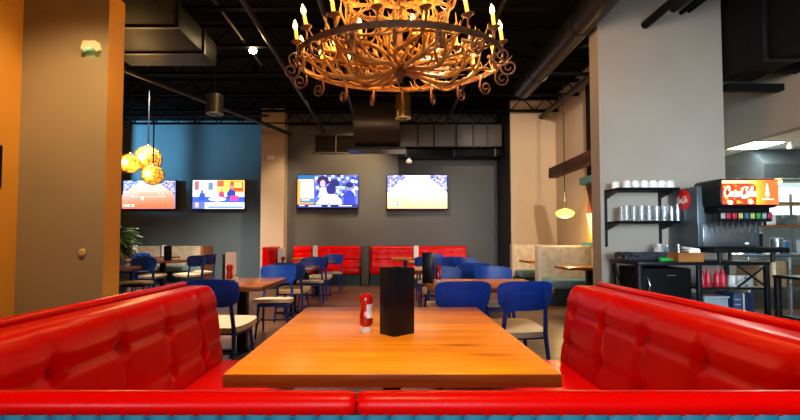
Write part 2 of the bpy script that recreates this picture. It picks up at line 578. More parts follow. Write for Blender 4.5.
def make_bench(label, L, loc, rz, zt=0.935, zs=0.46, seatw=0.50, step=0.375, off=0.2, rows=(0.57, 0.775), th=0.2, lean=0.06,
               group=None, amp=0.027, mats=('red', 'base', 'redbutton'), ds=0.022, z0=0.42, outer=None, ledge=True):
    """bench whose sitter faces local +X, length along +Y from 0 to L, front of back rest at x = 0"""
    t = thing('booth_bench', label, 'booth seat', loc, rz, group)
    bm = NB(); box(bm, ((seatw - 0.06) / 2 - th / 2, L / 2, 0.15), (seatw - 0.06 + th, L - 0.02, 0.3)); obj('plinth', bm, mats[1], t)
    bm = NB(); box(bm, (seatw / 2, L / 2, (0.3 + zs) / 2), (seatw, L, zs - 0.3), bev=0.045, seg=4); obj('seat_cushion', bm, mats[0], t)
    bm = NB(); bench_back(bm, L, back_profile(z0, zt - (0.012 if ledge else 0), lean, th - (0.045 if ledge else 0)), rows, step, off, amp, ds=ds); obj('backrest', bm, mats[0], t, smooth=50)
    if outer:
        bm = NB(); box(bm, (-lean - th - 0.012, L / 2, zt / 2), (0.024, L, zt - 0.02)); obj('outer_panel', bm, outer, t)
    if ledge:
        bm = NB(); box(bm, (-lean - th + 0.022, L / 2, zt / 2 + 0.1), (0.03, L - 0.01, zt - 0.23)); tube(bm, [(-lean - th + 0.018, 0.005, zt - 0.012), (-lean - th + 0.018, 0.02, zt - 0.01), (-lean - th + 0.018, L - 0.02, zt - 0.01), (-lean - th + 0.018, L - 0.005, zt - 0.012)], [0.012, 0.021, 0.021, 0.012], 12); obj('piping', bm, mats[0], t)
    if mats[2]:
        for r in rows:
            y = off
            while y < L - 0.05:
                if y > 0.05:
                    bm = NB()
                    x = -lean * (r - z0) / (zt - 0.05 - z0)
                    bmesh.ops.create_uvsphere(bm, u_segments=10, v_segments=6, radius=0.011, matrix=Matrix.Translation((x - 0.008, y, r)) @ Matrix.Diagonal((0.6, 1, 1, 1)))
                    obj('button', bm, mats[2], t)
                y += step
    return t


BY0 = 0.99
# left and right arms of the near booth
make_bench('long red tufted booth seat left of the large oak table', 1.9, (-1.075, BY0, 0), 0, off=0.13, outer='base')
# right arm: sitter faces -X -> rotate 180, length runs towards -Y
make_bench('long red tufted booth seat right of the large oak table', 1.9, (1.085, BY0 + 1.9, 0), PI, off=0.13, outer='base')
# near arm, whose top roll crosses the bottom of the picture
t = thing('booth_bench', 'red topped booth seat nearest the camera with teal channelled outer back', 'booth seat', (0, 0.955, 0))
bm = NB(); box(bm, (0, 0.2, 0.15), (1.1, 0.4, 0.3)); obj('plinth', bm, 'base', t)
bm = NB(); box(bm, (0, 0.24, 0.38), (1.12, 0.46, 0.16), bev=0.045, seg=4); obj('seat_cushion', bm, 'red', t)
bm = NB(); box(bm, (0, -0.0475, 0.44), (2.7, 0.115, 0.84)); obj('back_frame', bm, 'base', t)
bm = NB()
bench_back(bm, 2.14, back_profile(0.42, 0.875, 0.0, 0.02, r=0.015), (0.57, 0.76), 0.357, 0.18, 0.02)
bmesh.ops.rotate(bm, cent=(0, 0, 0), matrix=Matrix.Rotation(PI / 2, 3, 'Z'), verts=bm.verts)
bmesh.ops.translate(bm, vec=(1.07, 0.012, 0), verts=bm.verts)
obj('backrest', bm, 'red', t, smooth=50)
# teal vertical channels on the side facing the camera
bm = NB()
nch = 60
cw = 2.7 / nch
ringsA = []
for i in range(nch * 6 + 1):
    x = -1.35 + 2.7 * i / (nch * 6)
    u = (i % 6) / 6
    d = 0.009 * max(0, math.sin(PI * u)) ** 0.3
    ringsA.append([bm.verts.new((x, -0.106 - d, 0.02)), bm.verts.new((x, -0.106 - d, 0.888))])
for i in range(len(ringsA) - 1):
    bm.faces.new((ringsA[i][0], ringsA[i + 1][0], ringsA[i + 1][1], ringsA[i][1]))
obj('outer_panel', bm, 'teal', t, smooth=60)
for x0, x1 in ((-1.35, -0.066), (-0.062, 1.35)):
    bm = NB()
    P = []
    for k in range(24):
        a = 2 * PI * k / 24
        cxx = math.cos(a); szz = math.sin(a)
        P.append((-0.093 + 0.0245 * cxx, 0.902 + 0.0235 * szz))
    xs = [x0, x0 + 0.003, x0 + 0.012, x0 + 0.03, x1 - 0.03, x1 - 0.012, x1 - 0.003, x1]
    sc_ = [0.8, 0.9, 0.98, 1, 1, 0.98, 0.9, 0.8]
    rr = [[bm.verts.new((x, -0.093 + (p[0] + 0.093) * k, 0.902 + (p[1] - 0.902) * k)) for p in P] for x, k in zip(xs, sc_)]
    for i in range(len(rr) - 1):
        for j in range(24):
            bm.faces.new((rr[i][j], rr[i][(j + 1) % 24], rr[i + 1][(j + 1) % 24], rr[i + 1][j]))
    bm.faces.new(rr[0]); bm.faces.new(list(reversed(rr[-1])))
    obj('top_roll', bm, 'red', t, smooth=60)


# ------------------------------------------------------------------ tables
def make_table(label, x0, x1, y0, y1, mt='table2', me='tabledge', th=0.045, post=0.05, legs=1, group=None, z=0.75, name='dining_table'):
    cx, cy = (x0 + x1) / 2, (y0 + y1) / 2
    t = thing(name, label, 'table', (cx, cy, 0), 0, group)
    w, d = x1 - x0, y1 - y0
    bm = NB(); box(bm, (0, 0, z - th / 2), (w, d, th), bev=0.004, seg=2)
    for f in bm.faces:
        f.material_index = 0 if abs(f.normal.z) > 0.5 else 1
    obj('tabletop', bm, [mt, me], t)
    offs = [0] if legs == 1 else [-w * 0.27, w * 0.27]
    for ox in offs:
        bm = NB(); box(bm, (ox, 0, (z - th) / 2), (post * 2, post * 2, z - th - 0.02), bev=0.004); obj('pedestal', bm, 'blackmetal', t)
        bm = NB(); box(bm, (ox, 0, 0.012), (min(0.55, w * 0.8), 0.09, 0.024), bev=0.004); box(bm, (ox, 0, 0.0125), (0.09, min(0.6, d * 0.6), 0.023), bev=0.004)
        obj('base', bm, 'blackmetal', t)
        bm = NB(); box(bm, (ox, 0, z - th - 0.01), (0.3, 0.3, 0.02)); obj('mounting_plate', bm, 'blackmetal', t)
    return t


make_table('large honey oak table between the red booth seats', -0.578, 0.588, 1.562, 3.1, 'table', 'tabledge', 0.047, 0.045)
TY = [(4.42, 5.5), (6.95, 8.05), (9.45, 10.3)]
lord = ['nearest', 'middle', 'farthest']
for i, (a, b) in enumerate(TY):
    make_table('%s small walnut table of the row behind the left booth seat' % lord[i], -1.97, -1.27, a, b)
for i, (a, b) in enumerate(TY):
    make_table('%s wide oak table of the row behind the two near chairs' % lord[i], 0.38, 1.56, a - 0.1, b - 0.15, 'table', 'tabledge')
make_table('small oak table at the red wall banquette, left half', -2.45, -1.8, 11.0, 11.8, 'table', 'tabledge')
make_table('small oak table at the red wall banquette, right half', 0.02, 0.7, 11.0, 11.8, 'table', 'tabledge')
make_table('walnut table nearest in the left dining area behind the pier', -5.3, -4.42, 7.1, 8.0)
make_table('walnut table with menu box in the left dining area', -5.75, -4.65, 9.75, 10.85)
make_table('walnut table farthest in the left dining area by the tan bench', -7.3, -5.95, 12.1, 12.75)


# ------------------------------------------------------------------ chairs
def make_chair(label, group):
    t = thing('dining_chair', label, 'chair', group=group)
    # seat cushion
    bm = NB()
    def f(u, w, s):
        k = 1 - 0.10 * max(0, -w / 0.22)      # narrower at the back
        dz = 0.012 * (1 - min(1, (abs(u) / 0.23) ** 3)) * (1 - min(1, (abs(w) / 0.22) ** 3))
        return (u * k, w + 0.02, 0.425 + 0.07 * w + (0.045 + dz if s else 0))
    plate(bm, 0.236, 0.24, 4.5, 1, f, rings=6, seg=40)
    es = [e for e in bm.edges if e.is_manifold and len(e.link_faces) == 2 and e.calc_face_angle(0) > 0.9]
    bmesh.ops.bevel(bm, geom=es, offset=0.014, segments=3, affect='EDGES')
    obj('seat', bm, 'cream', t, smooth=50)
    # apron under the seat
    bm = NB(); box(bm, (0, 0.01, 0.398), (0.38, 0.36, 0.034), bev=0.008); obj('seat_frame', bm, 'bluelegs', t)
    # curved plywood back rest
    bm = NB()
    def g(u, w, s):
        lean = (w + 0.125) * -0.16
        k = 0.955 + 0.045 * w / 0.122 - 0.07 * max(0, -w / 0.125) ** 2
        return (u * k, -0.235 + lean + 0.75 * u * u * 1.0 - s, 0.755 + w)
    plate(bm, 0.243, 0.122, 4.4, 0.016, g, rings=7, seg=56)
    obj('backrest', bm, 'blue', t, smooth=40)
    for sx in (-1, 1):
        bm = NB()
        tube(bm, [(sx * 0.205, -0.285, 0), (sx * 0.195, -0.235, 0.22), (sx * 0.185, -0.205, 0.42), (sx * 0.172, -0.235, 0.62), (sx * 0.166, -0.258, 0.74), (sx * 0.164, -0.264, 0.79), (sx * 0.164, -0.264, 0.80)],
             [0.013, 0.016, 0.019, 0.017, 0.015, 0.011, 0.005], 10)
        obj('rear_leg', bm, 'bluelegs', t)
        bm = NB()
        tube(bm, [(sx * 0.2, 0.2, 0), (sx * 0.185, 0.18, 0.2), (sx * 0.17, 0.16, 0.4)], [0.012, 0.016, 0.019], 10)
        obj('front_leg', bm, 'bluelegs', t)
        bm = NB(); tube(bm, [(sx * 0.195, -0.24, 0.2), (sx * 0.187, 0.183, 0.17)], 0.010, 8); obj('stretcher', bm, 'bluelegs', t)
    bm = NB(); tube(bm, [(-0.19, -0.03, 0.187), (0.19, -0.03, 0.187)], 0.010, 8); obj('stretcher', bm, 'bluelegs', t)
    return t


CG = 'blue wooden chairs with cream seats'
chair0 = None


def chair(x, y, rz, label):
    global chair0
    if chair0 is None:
        chair0 = make_chair(label, CG)
        chair0.location = (x, y, 0); chair0.rotation_euler.z = rz
        return chair0
    return dup(chair0, (x, y, 0), rz, label)


# backs turned to the camera: rz = 0 ; facing the camera: rz = pi
chair(0.565, 3.93, R(6), 'blue chair seen from behind, left of the pair just past the large oak table')
chair(1.065, 3.93, R(8), 'blue chair seen from behind, right of the pair just past the large oak table')
chair(0.66, 5.42, PI + R(3), 'blue chair facing the camera across the nearest wide table, left seat')
chair(1.26, 5.42, PI - R(4), 'blue chair facing the camera across the nearest wide table, right seat')
chair(0.72, 6.85, R(2), 'blue chair with back to camera at the middle wide table, left seat')
chair(1.24, 6.85, R(-5), 'blue chair with back to camera at the middle wide table, right seat')
chair(0.72, 8.2, PI, 'blue chair facing the camera at the middle wide table, left seat')
chair(1.40, 8.2, PI + R(4), 'blue chair facing the camera at the middle wide table, right seat')
chair(0.72, 9.3, R(-3), 'blue chair with back to camera at the farthest wide table, left seat')
chair(1.25, 9.3, 0, 'blue chair with back to camera at the farthest wide table, right seat')
chair(1.0, 10.5, PI, 'single blue chair facing the camera behind the farthest wide table')
chair(-1.51, 4.12, R(-6), 'blue chair seen from behind at the end of the left booth seat')
chair(-1.48, 5.78, PI + R(4), 'blue chair facing the camera at the nearest small walnut table')
chair(-1.50, 6.95, R(-3), 'blue chair with back to camera at the middle small walnut table')
chair(-1.47, 8.3, PI + R(3), 'blue chair facing the camera at the middle small walnut table')
chair(-1.47, 9.3, R(-4), 'blue chair with back to camera at the farthest small walnut table')
chair(-1.36, 10.45, PI, 'blue chair facing the camera at the farthest small walnut table')
chair(-4.55, 8.12, PI + R(6), 'blue chair facing the camera at the nearest table beside the left pier')
chair(-5.1, 9.62, R(-8), 'blue chair with its back to camera at the left dining table with menu box')
chair(-4.45, 9.9, R(66), 'blue chair seen from its right rear, nearer one at the table with menu box')
chair(-4.5, 10.7, R(70), 'blue chair seen from its right rear, farther one at the table with menu box')
chair(-6.4, 11.75, R(4), 'blue chair with back to camera at the farthest left dining table')

# ------------------------------------------------------------------ far red banquette
def far_back(label, x0, x1, y):
    # sitter faces -Y: rotate so local +X -> -Y, local +Y -> +X
    L = x1 - x0
    return make_bench(label, L, (x0, y, 0), -PI / 2, zt=1.04, zs=0.47, seatw=0.6, step=0.3, off=0.15, rows=(0.66, 0.85), th=0.16, ds=0.05, ledge=False)


far_back('far red tufted wall seat, left section by the beige pier', -2.72, -0.82, 12.5)
far_back('far red tufted wall seat, right section under the court television', -0.56, 2.1, 12.5)
make_bench('short red tufted side seat beside the narrow beige pier', 1.25, (-2.98, 11.1, 0), 0, zt=1.04, zs=0.47, seatw=0.24, step=0.3, off=0.18, rows=(0.66, 0.85), th=0.14, ds=0.05, ledge=False)
bm = NB(); box(bm, (0, 0, 0.52), (0.22, 0.86, 1.04), bev=0.03, seg=3)
o = obj('booth_divider', bm, 'galv', loc=(-0.69, 12.32, 0)); tag(o, 'grey divider between the two red wall seats', 'divider')

# tan bench along the slate wall
t = thing('wall_bench', 'pale tan bench along the slate blue far wall', 'bench', (-6.75, 13.3, 0))
bm = NB(); box(bm, (0, 0.35, 0.52), (2.45, 0.2, 1.02), bev=0.03, seg=3); obj('backrest', bm, 'tan', t)
bm = NB(); box(bm, (0, 0.0, 0.38), (2.45, 0.5, 0.16), bev=0.04, seg=3); obj('seat_cushion', bm, 'tealseat', t)
bm = NB(); box(bm, (0, 0.04, 0.15), (2.4, 0.44, 0.3)); obj('plinth', bm, 'base', t)
bm = NB(); box(bm, (1.27, 0.1, 0.52), (0.08, 0.7, 1.04), bev=0.01); obj('end_panel', bm, 'orangewood', t)

# velour booths on the right
def velour(label, y, x0, x1):
    t = thing('booth_bench', label, 'booth seat', ((x0 + x1) / 2, y, 0))
    w = x1 - x0
    bm = NB(); box(bm, (0, 0.12, 0.60), (w - 0.1, 0.2, 1.0), bev=0.05, seg=4); obj('backrest', bm, 'tan', t)
    bm = NB(); box(bm, (-w / 2 + 0.04, 0.12, 0.57), (0.08, 0.23, 1.08), bev=0.02, seg=2); obj('end_panel', bm, 'tanedge', t)
    bm = NB(); box(bm, (0.02, -0.24, 0.40), (w - 0.06, 0.52, 0.16), bev=0.05, seg=4); obj('seat_cushion', bm, 'tealseat', t)
    bm = NB(); box(bm, (0, -0.18, 0.16), (w - 0.02, 0.5, 0.31)); obj('plinth', bm, 'base', t)
    return t


velour('tan velour booth seat with teal cushion nearer the pier', 8.75, 2.86, 3.97)
velour('tan velour booth seat with teal cushion against the beige end wall', 11.15, 3.0, 4.17)
make_table('narrow orange wood table before the nearer velour booth', 2.95, 3.92, 7.5, 8.15, 'table', 'tabledge')
make_table('narrow orange wood table before the farther velour booth', 2.98, 3.98, 9.75, 10.5, 'table', 'tabledge')


# ------------------------------------------------------------------ table-top things
def make_ketchup(label, group):
    t = thing('ketchup_bottle', label, 'bottle', group=group)
    bm = NB()
    lathe(bm, [(0.022, 0.026), (0.030, 0.034), (0.0345, 0.05), (0.034, 0.075), (0.029, 0.1), (0.0275, 0.115), (0.031, 0.135), (0.035, 0.155), (0.0345, 0.172), (0.026, 0.188), (0.012, 0.194)], 24)
    obj('bottle_body', bm, 'ketchup', t)
    bm = NB(); lathe(bm, [(0.027, 0), (0.0285, 0.004), (0.0275, 0.024), (0.024, 0.028)], 20); obj('cap', bm, 'white', t)
    bm = NB()
    for k in range(7):
        pass
    prev = None
    for k in range(8):
        a = -PI / 2 + R(8) + R(70) * k / 7
        pts = []
        for z, r in ((0.072, 0.0352), (0.1, 0.0302), (0.115, 0.0285), (0.14, 0.0325)):
            pts.append(bm.verts.new((r * math.cos(a), r * math.sin(a), z)))
        if prev:
            for i in range(3):
                bm.faces.new((prev[i], pts[i], pts[i + 1], prev[i + 1]))
        prev = pts
    obj('label_patch', bm, 'paper', t)
    return t


KG = 'red ketchup bottles'
k0 = make_ketchup('upside-down red ketchup bottle with white cap on the large oak table', KG)
k0.location = (-0.125, 2.28, 0.75)
dup(k0, (0.52, 4.95, 0.75), R(40), 'red ketchup bottle beside the menu box on the nearest wide table')
dup(k0, (-1.78, 4.98, 0.75), R(80), 'red ketchup bottle before the white menu on the nearest small walnut table')
dup(k0, (-1.74, 7.28, 0.75), R(20), 'red ketchup bottle on the middle small walnut table')
dup(k0, (-6.95, 12.25, 0.75), R(20), 'red ketchup bottle on the farthest left dining table')


def make_menu_box(label, group):
    t = thing('menu_box', label, 'menu holder', group=group)
    bm = NB()
    w, d, h, th = 0.135, 0.105, 0.325, 0.006
    for sx in (-1, 1):
        box(bm, (sx * (w / 2 - th / 2), 0, h / 2), (th, d, h), bev=0.0015)
        box(bm, (0, sx * (d / 2 - th / 2), h / 2), (w - 2 * th, th, h), bev=0.0015)
    box(bm, (0, 0, 0.004), (w - 2 * th, d - 2 * th, 0.008))
    obj('box_body', bm, 'blackplastic', t)
    bm = NB()
    for k in range(4):
        box(bm, (0, -0.03 + 0.02 * k, 0.155), (w - 0.02, 0.004, 0.29))
    obj('menu_cards', bm, 'matte_black', t)
    return t


MG = 'black menu boxes on the tables'
b0 = make_menu_box('tall black menu box standing on the large oak table', MG)
b0.location = (0.03, 2.235, 0.75); b0.rotation_euler.z = R(41)
dup(b0, (0.40, 4.86, 0.75), R(75), 'tall black menu box on the left edge of the nearest wide table')
dup(b0, (-5.1, 10.3, 0.75), R(50), 'black menu box on the walnut table in the left dining area')


def make_menu(label, group):
    t = thing('menu_stand', label, 'menu', group=group)
    bm = NB(); box(bm, (-0.01, 0, 0.006), (0.14, 0.09, 0.012), bev=0.002); box(bm, (-0.075, 0, 0.15), (0.02, 0.09, 0.30), bev=0.002)
    obj('holder', bm, 'bluepl' if False else 'blackmetal', t)
    bm = NB()
    P = []
    w, h, r = 0.058, 0.31, 0.025
    P = [(-w, 0), (w, 0), (w, h - r)] + [(w - r + r * math.cos(R(a)), h - r + r * math.sin(R(a))) for a in (30, 60, 90)] + [(-w + r + r * math.cos(R(a)), h - r + r * math.sin(R(a))) for a in (90, 120, 150)] + [(-w, h - r)]
    for k in range(3):
        prism(bm, [(u, v + 0.012) for u, v in P], -0.022 + 0.018 * k, -0.019 + 0.018 * k, 'Y')
    obj('card', bm, 'paper', t)
    return t


WG = 'white menus in stands'
m0 = make_menu('white menu cards standing on the nearest small walnut table', WG)
m0.location = (-1.81, 5.1, 0.75); m0.rotation_euler.z = R(12)
dup(m0, (-1.80, 7.42, 0.75), R(10), 'white menu cards standing on the middle small walnut table')
dup(m0, (-1.91, 11.35, 0.75), R(0), 'white menu cards on the small oak table at the left red wall seat')
dup(m0, (0.62, 11.1, 0.75), R(-4), 'white menu cards on the small oak table at the right red wall seat')
dup(m0, (-7.05, 12.42, 0.75), R(5), 'white menu cards on the farthest left table, next to a ketchup bottle')
dup(m0, (-6.25, 12.42, 0.75), R(5), 'white menu cards on the farthest left table, right of the other menus')
# salt shaker
t = thing('salt_shaker', 'small glass salt shaker beside the menu on the nearest small walnut table', 'shaker', (-1.69, 4.95, 0.75))
bm = NB(); lathe(bm, [(0.022, 0), (0.024, 0.01), (0.019, 0.055), (0.019, 0.06)], 14); obj('jar', bm, 'china', t)
bm = NB(); lathe(bm, [(0.0195, 0.06), (0.0195, 0.07), (0.012, 0.082), (0.002, 0.085)], 14); obj('cap', bm, 'steel', t)


# ------------------------------------------------------------------ televisions
class Pic:
    """a flat picture made of coloured shapes in unit coordinates (x right, y up)"""
    def __init__(s):
        s.p = []
    def quad(s, x0, y0, x1, y1, c):
        s.p.append(([(x0, y0), (x1, y0), (x1, y1), (x0, y1)], c)); return s
    def poly(s, pts, c):
        s.p.append((pts, c)); return s
    def ell(s, cx, cy, rx, ry, c, n=14):
        s.p.append(([(cx + rx * math.cos(2 * PI * k / n), cy + ry * math.sin(2 * PI * k / n)) for k in range(n)], c)); return s
    def line(s, x0, y0, x1, y1, w, c, asp=0.56):
        dx, dy = x1 - x0, (y1 - y0) * asp
        l = math.hypot(dx, dy); nx, ny = -dy / l * w / 2, dx / l * w / 2 / asp
        s.p.append(([(x0 + nx, y0 + ny), (x1 + nx, y1 + ny), (x1 - nx, y1 - ny), (x0 - nx, y0 - ny)], c)); return s
    def build(s, name, W, H, m, parent, loc=(0, 0, 0), eps=0.00025):
        verts, faces, cols = [], [], []
        for i, (pts, c) in enumerate(s.p):
            b = len(verts)
            for x, y in pts:
                x = min(1, max(0, x)); y = min(1, max(0, y))
                verts.append(((x - 0.5) * W, -i * eps, (y - 0.5) * H))
            faces.append(list(range(b, b + len(pts)))); cols.append(c)
        me = bpy.data.meshes.new(name)
        me.from_pydata(verts, [], faces)
        at_ = me.color_attributes.new('picture', 'FLOAT_COLOR', 'CORNER')
        for p, c in zip(me.polygons, cols):
            for li in p.loop_indices:
                at_.data[li].color = (*c, 1)
        me.materials.append(M[m])
        o = bpy.data.objects.new(name, me); COL.objects.link(o)
        o.parent = parent; o.location = loc
        return o


def crowd(p, pts_fn, n, cols, w, h, seed):
    r = random.Random(seed)
    for _ in range(n):
        x, y = pts_fn(r)
        p.quad(x, y, x + w * r.uniform(0.6, 1.3), y + h * r.uniform(0.6, 1.3), r.choice(cols))


def court(c_far, c_mid, c_near, lines):
    p = Pic()
    p.quad(0, 0, 1, 1, (0.10, 0.16, 0.45))
    def L_(r):
        y = r.uniform(0.55, 0.97); return r.uniform(0, max(0.02, 0.34 * (y - 0.5) / 0.5)), y
    def R_(r):
        x, y = L_(r); return 0.97 - x, y
    cs = [(0.05, 0.1, 0.45), (0.5, 0.55, 0.8), (0.75, 0.75, 0.85), (0.02, 0.03, 0.15), (0.3, 0.35, 0.7), (0.55, 0.3, 0.4)]
    crowd(p, L_, 110, cs, 0.03, 0.035, 3); crowd(p, R_, 110, cs, 0.03, 0.035, 4)
    # court trapezoid in tonal bands
    n = 12
    def xe(y):
        return 0.33 * min(1, max(0, (y - 0.5) / 0.45)) if y > 0.5 else 0.0
    for i in range(n):
        ya, yb = 0.94 * i / n, 0.94 * (i + 1) / n
        t = i / (n - 1)
        c = [c_near[k] * (1 - t) ** 1.3 + c_mid[k] * (1 - (1 - t) ** 1.3 - t ** 3) + c_far[k] * t ** 3 for k in range(3)]
        p.poly([(xe(ya), ya), (1 - xe(ya), ya), (1 - xe(yb), yb), (xe(yb), yb)], c)
    p.quad(0.3, 0.94, 0.7, 0.99, (0.9, 0.9, 0.95))
    for a, b in (((0.18, 0.42), (0.36, 0.9)), ((0.82, 0.42), (0.64, 0.9)), ((0.26, 0.42), (0.40, 0.9)), ((0.74, 0.42), (0.6, 0.9)), ((0.16, 0.42), (0.84, 0.42)), ((0.3, 0.62), (0.7, 0.62))):
        p.line(*a, *b, 0.008, lines)
    p.ell(0.395, 0.36, 0.018, 0.07, (1, 1, 1)); p.ell(0.395, 0.45, 0.01, 0.025, (0.5, 0.3, 0.2))
    p.quad(0.03, 0.07, 0.24, 0.15, lines); p.ell(0.17, 0.11, 0.02, 0.035, (0.05, 0.12, 0.08)); p.quad(0.05, 0.085, 0.12, 0.135, (0.8, 0.75, 0.2))
    return p


pic1 = court((1, 0.75, 0.65), (0.85, 0.3, 0.18), (0.72, 0.13, 0.05), (0.95, 0.7, 0.6))
pic4 = court((1, 1, 1), (1.0, 0.86, 0.66), (0.9, 0.42, 0.14), (1, 0.93, 0.8))
# talk show studio
pic2 = Pic().quad(0, 0, 1, 1, (0.75, 0.78, 0.95))
pic2.quad(0, 0.22, 1, 0.42, (0.05, 0.1, 0.5)).quad(0.45, 0.55, 1, 1, (0.95, 0.55, 0.1)).quad(0.72, 0.6, 0.98, 0.96, (0.8, 0.08, 0.03)).quad(0.46, 0.78, 0.6, 0.98, (0.75, 0.1, 0.05))
pic2.quad(0.8, 0.74, 0.95, 0.93, (0.95, 0.75, 0.15)).quad(0.04, 0.66, 0.12, 0.97, (0.35, 0.12, 0.1)).quad(0.15, 0.5, 0.27, 0.97, (0.95, 0.95, 1)).quad(0.3, 0.66, 0.39, 0.92, (0.12, 0.2, 0.3)).quad(0.44, 0.55, 0.47, 1, (0.9, 0.85, 0.9))
pic2.poly([(0.68, 0.35), (0.84, 0.35), (0.82, 0.62), (0.72, 0.7), (0.66, 0.55)], (0.02, 0.05, 0.3)).ell(0.76, 0.76, 0.035, 0.07, (0.5, 0.25, 0.15))
pic2.poly([(0.5, 0.42), (0.62, 0.42), (0.6, 0.6), (0.52, 0.6)], (0.5, 0.05, 0.12)).ell(0.56, 0.66, 0.03, 0.06, (0.55, 0.3, 0.2))
pic2.poly([(0.12, 0.3), (0.24, 0.3), (0.24, 0.55), (0.14, 0.55)], (0.03, 0.08, 0.4)).ell(0.18, 0.6, 0.03, 0.06, (0.2, 0.12, 0.15))
pic2.ell(0.48, 0.34, 0.17, 0.08, (0.95, 0.95, 1)).quad(0.72, 0.28, 0.88, 0.46, (0.6, 0.06, 0.3)).quad(0, 0.03, 1, 0.2, (0.9, 0.92, 1)).quad(0.0, 0, 0.24, 0.24, (0.1, 0.15, 0.4)).quad(0.05, 0.05, 0.12, 0.22, (0.7, 0.4, 0.4)).quad(0.3, 0.02, 0.98, 0.09, (0.15, 0.25, 0.6)).quad(0.25, 0.12, 0.9, 0.14, (0.5, 0.55, 0.75))
# news picture: dark haired people in a blue lit crowd, side panel on the left
pic3 = Pic().quad(0, 0, 1, 1, (0.08, 0.12, 0.55))
crowd(pic3, lambda r: (r.uniform(0.28, 0.96), r.uniform(0.3, 0.95)), 140, [(0.03, 0.04, 0.35), (0.3, 0.4, 0.9), (0.55, 0.65, 0.95), (0.02, 0.02, 0.15), (0.75, 0.8, 1), (0.12, 0.18, 0.6)], 0.05, 0.09, 9)
pic3.quad(0, 0, 0.28, 1, (0.02, 0.12, 0.3)).quad(0.0, 0.1, 0.27, 0.86, (0.9, 0.3, 0.04)).quad(0.045, 0.66, 0.27, 0.8, (0.55, 0.55, 0.85)).quad(0.16, 0.68, 0.26, 0.78, (0.8, 0.8, 0.95)).quad(0.045, 0.49, 0.27, 0.64, (1, 1, 1)).quad(0.045, 0.3, 0.27, 0.46, (1, 1, 1)).quad(0.045, 0.15, 0.27, 0.28, (0.05, 0.2, 0.4)).quad(0.07, 0.22, 0.2, 0.25, (0.7, 0.8, 0.9)).quad(0.02, 0.83, 0.25, 0.87, (0.6, 0.7, 0.9))
pic3.ell(0.42, 0.82, 0.1, 0.16, (0.03, 0.015, 0.08)).ell(0.415, 0.74, 0.045, 0.11, (0.6, 0.38, 0.42)).poly([(0.34, 0.35), (0.5, 0.35), (0.47, 0.62), (0.38, 0.62)], (0.55, 0.5, 0.8))
pic3.ell(0.555, 0.56, 0.08, 0.17, (0.02, 0.02, 0.16)).poly([(0.3, 0.1), (0.74, 0.1), (0.72, 0.25), (0.62, 0.4), (0.48, 0.42), (0.38, 0.3)], (1, 1, 1))
pic3.ell(0.62, 0.76, 0.07, 0.12, (0.02, 0.02, 0.12)).ell(0.86, 0.62, 0.06, 0.11, (0.25, 0.2, 0.45)).ell(0.86, 0.7, 0.065, 0.09, (0.01, 0.015, 0.12)).poly([(0.76, 0.1), (0.96, 0.1), (0.94, 0.42), (0.88, 0.54), (0.8, 0.5), (0.77, 0.35)], (0.02, 0.04, 0.38))
pic3.quad(0, 0, 1, 0.1, (0.01, 0.02, 0.12)).quad(0.03, 0.05, 0.12, 0.08, (0.8, 0.8, 0.9)).quad(0.18, 0.03, 0.4, 0.07, (0.5, 0.55, 0.8)).quad(0.5, 0.02, 0.55, 0.16, (0.35, 0.35, 0.4)).quad(0.68, 0.04, 0.9, 0.07, (0.6, 0.6, 0.85))


def make_tv(label, x0, x1, y0, y1, Y, pic, tilt=0):
    a, b = at(x0, y0, Y), at(x1, y1, Y)
    W, H = b.x - a.x, a.z - b.z
    t = thing('television', label, 'television', ((a.x + b.x) / 2, Y, (a.z + b.z) / 2), tilt, 'wall televisions')
    bm = NB(); box(bm, (0, 0.03, 0), (W, 0.05, H), bev=0.006); obj('casing', bm, 'blackplastic', t)
    bm = NB(); box(bm, (0, 0.10, 0), (0.4, 0.1, 0.3)); obj('wall_mount', bm, 'blackmetal', t)
    pic.build('screen', W - 0.05, H - 0.06, 'screen', t, (0, 0.0035, 0.008))
    return t


make_tv('television showing a red clay tennis court, behind the globe lamps', 122.5, 176, 180, 210, 13.64, pic1)
make_tv('television showing an orange talk show studio on the slate wall', 192, 245, 179.5, 210, 13.64, pic2)
make_tv('television showing a crowd with an orange side panel', 297, 359, 174.5, 209, 12.64, pic3)
make_tv('television showing a pale sunlit tennis court on the grey wall', 386.5, 448, 174.5, 210, 12.64, pic4)
# black screen edge on the left wall
t = thing('television', 'dark switched off television on the left wall, cut by the left edge', 'television', (-4.16, 4.46, 1.98))
bm = NB(); box(bm, (0.02, 0, 0), (0.05, 0.56, 0.46), bev=0.005); obj('casing', bm, 'blackplastic', t)
bm = NB(); box(bm, (0.046, 0, 0.005), (0.004, 0.53, 0.42)); obj('screen', bm, 'matte_black', t)

# ------------------------------------------------------------------ chandelier
CC = Vector((0.085, 4.43, 2.975))
RX, RY, TILT = 1.02, 0.905, R(2.3)
ch = thing('chandelier', 'huge antler chandelier with candle bulbs hanging over the dining room', 'chandelier', CC)
ch.rotation_euler = (TILT, 0, 0)


def ring_pt(a, k=1.0):
    return Vector((RX * k * math.cos(a), RY * k * math.sin(a), 0))


def band(bm, k, h, th, n=96, z=0):
    rr = []
    for i in range(n):
        a = 2 * PI * i / n
        o_, i_ = ring_pt(a, k), ring_pt(a, k - th)
        rr.append([bm.verts.new(o_ + Vector((0, 0, z - h / 2))), bm.verts.new(o_ + Vector((0, 0, z + h / 2))), bm.verts.new(i_ + Vector((0, 0, z + h / 2))), bm.verts.new(i_ + Vector((0, 0, z - h / 2)))])
    for i in range(n):
        A, B = rr[i], rr[(i + 1) % n]
        for j in range(4):
            bm.faces.new((A[j], B[j], B[(j + 1) % 4], A[(j + 1) % 4]))


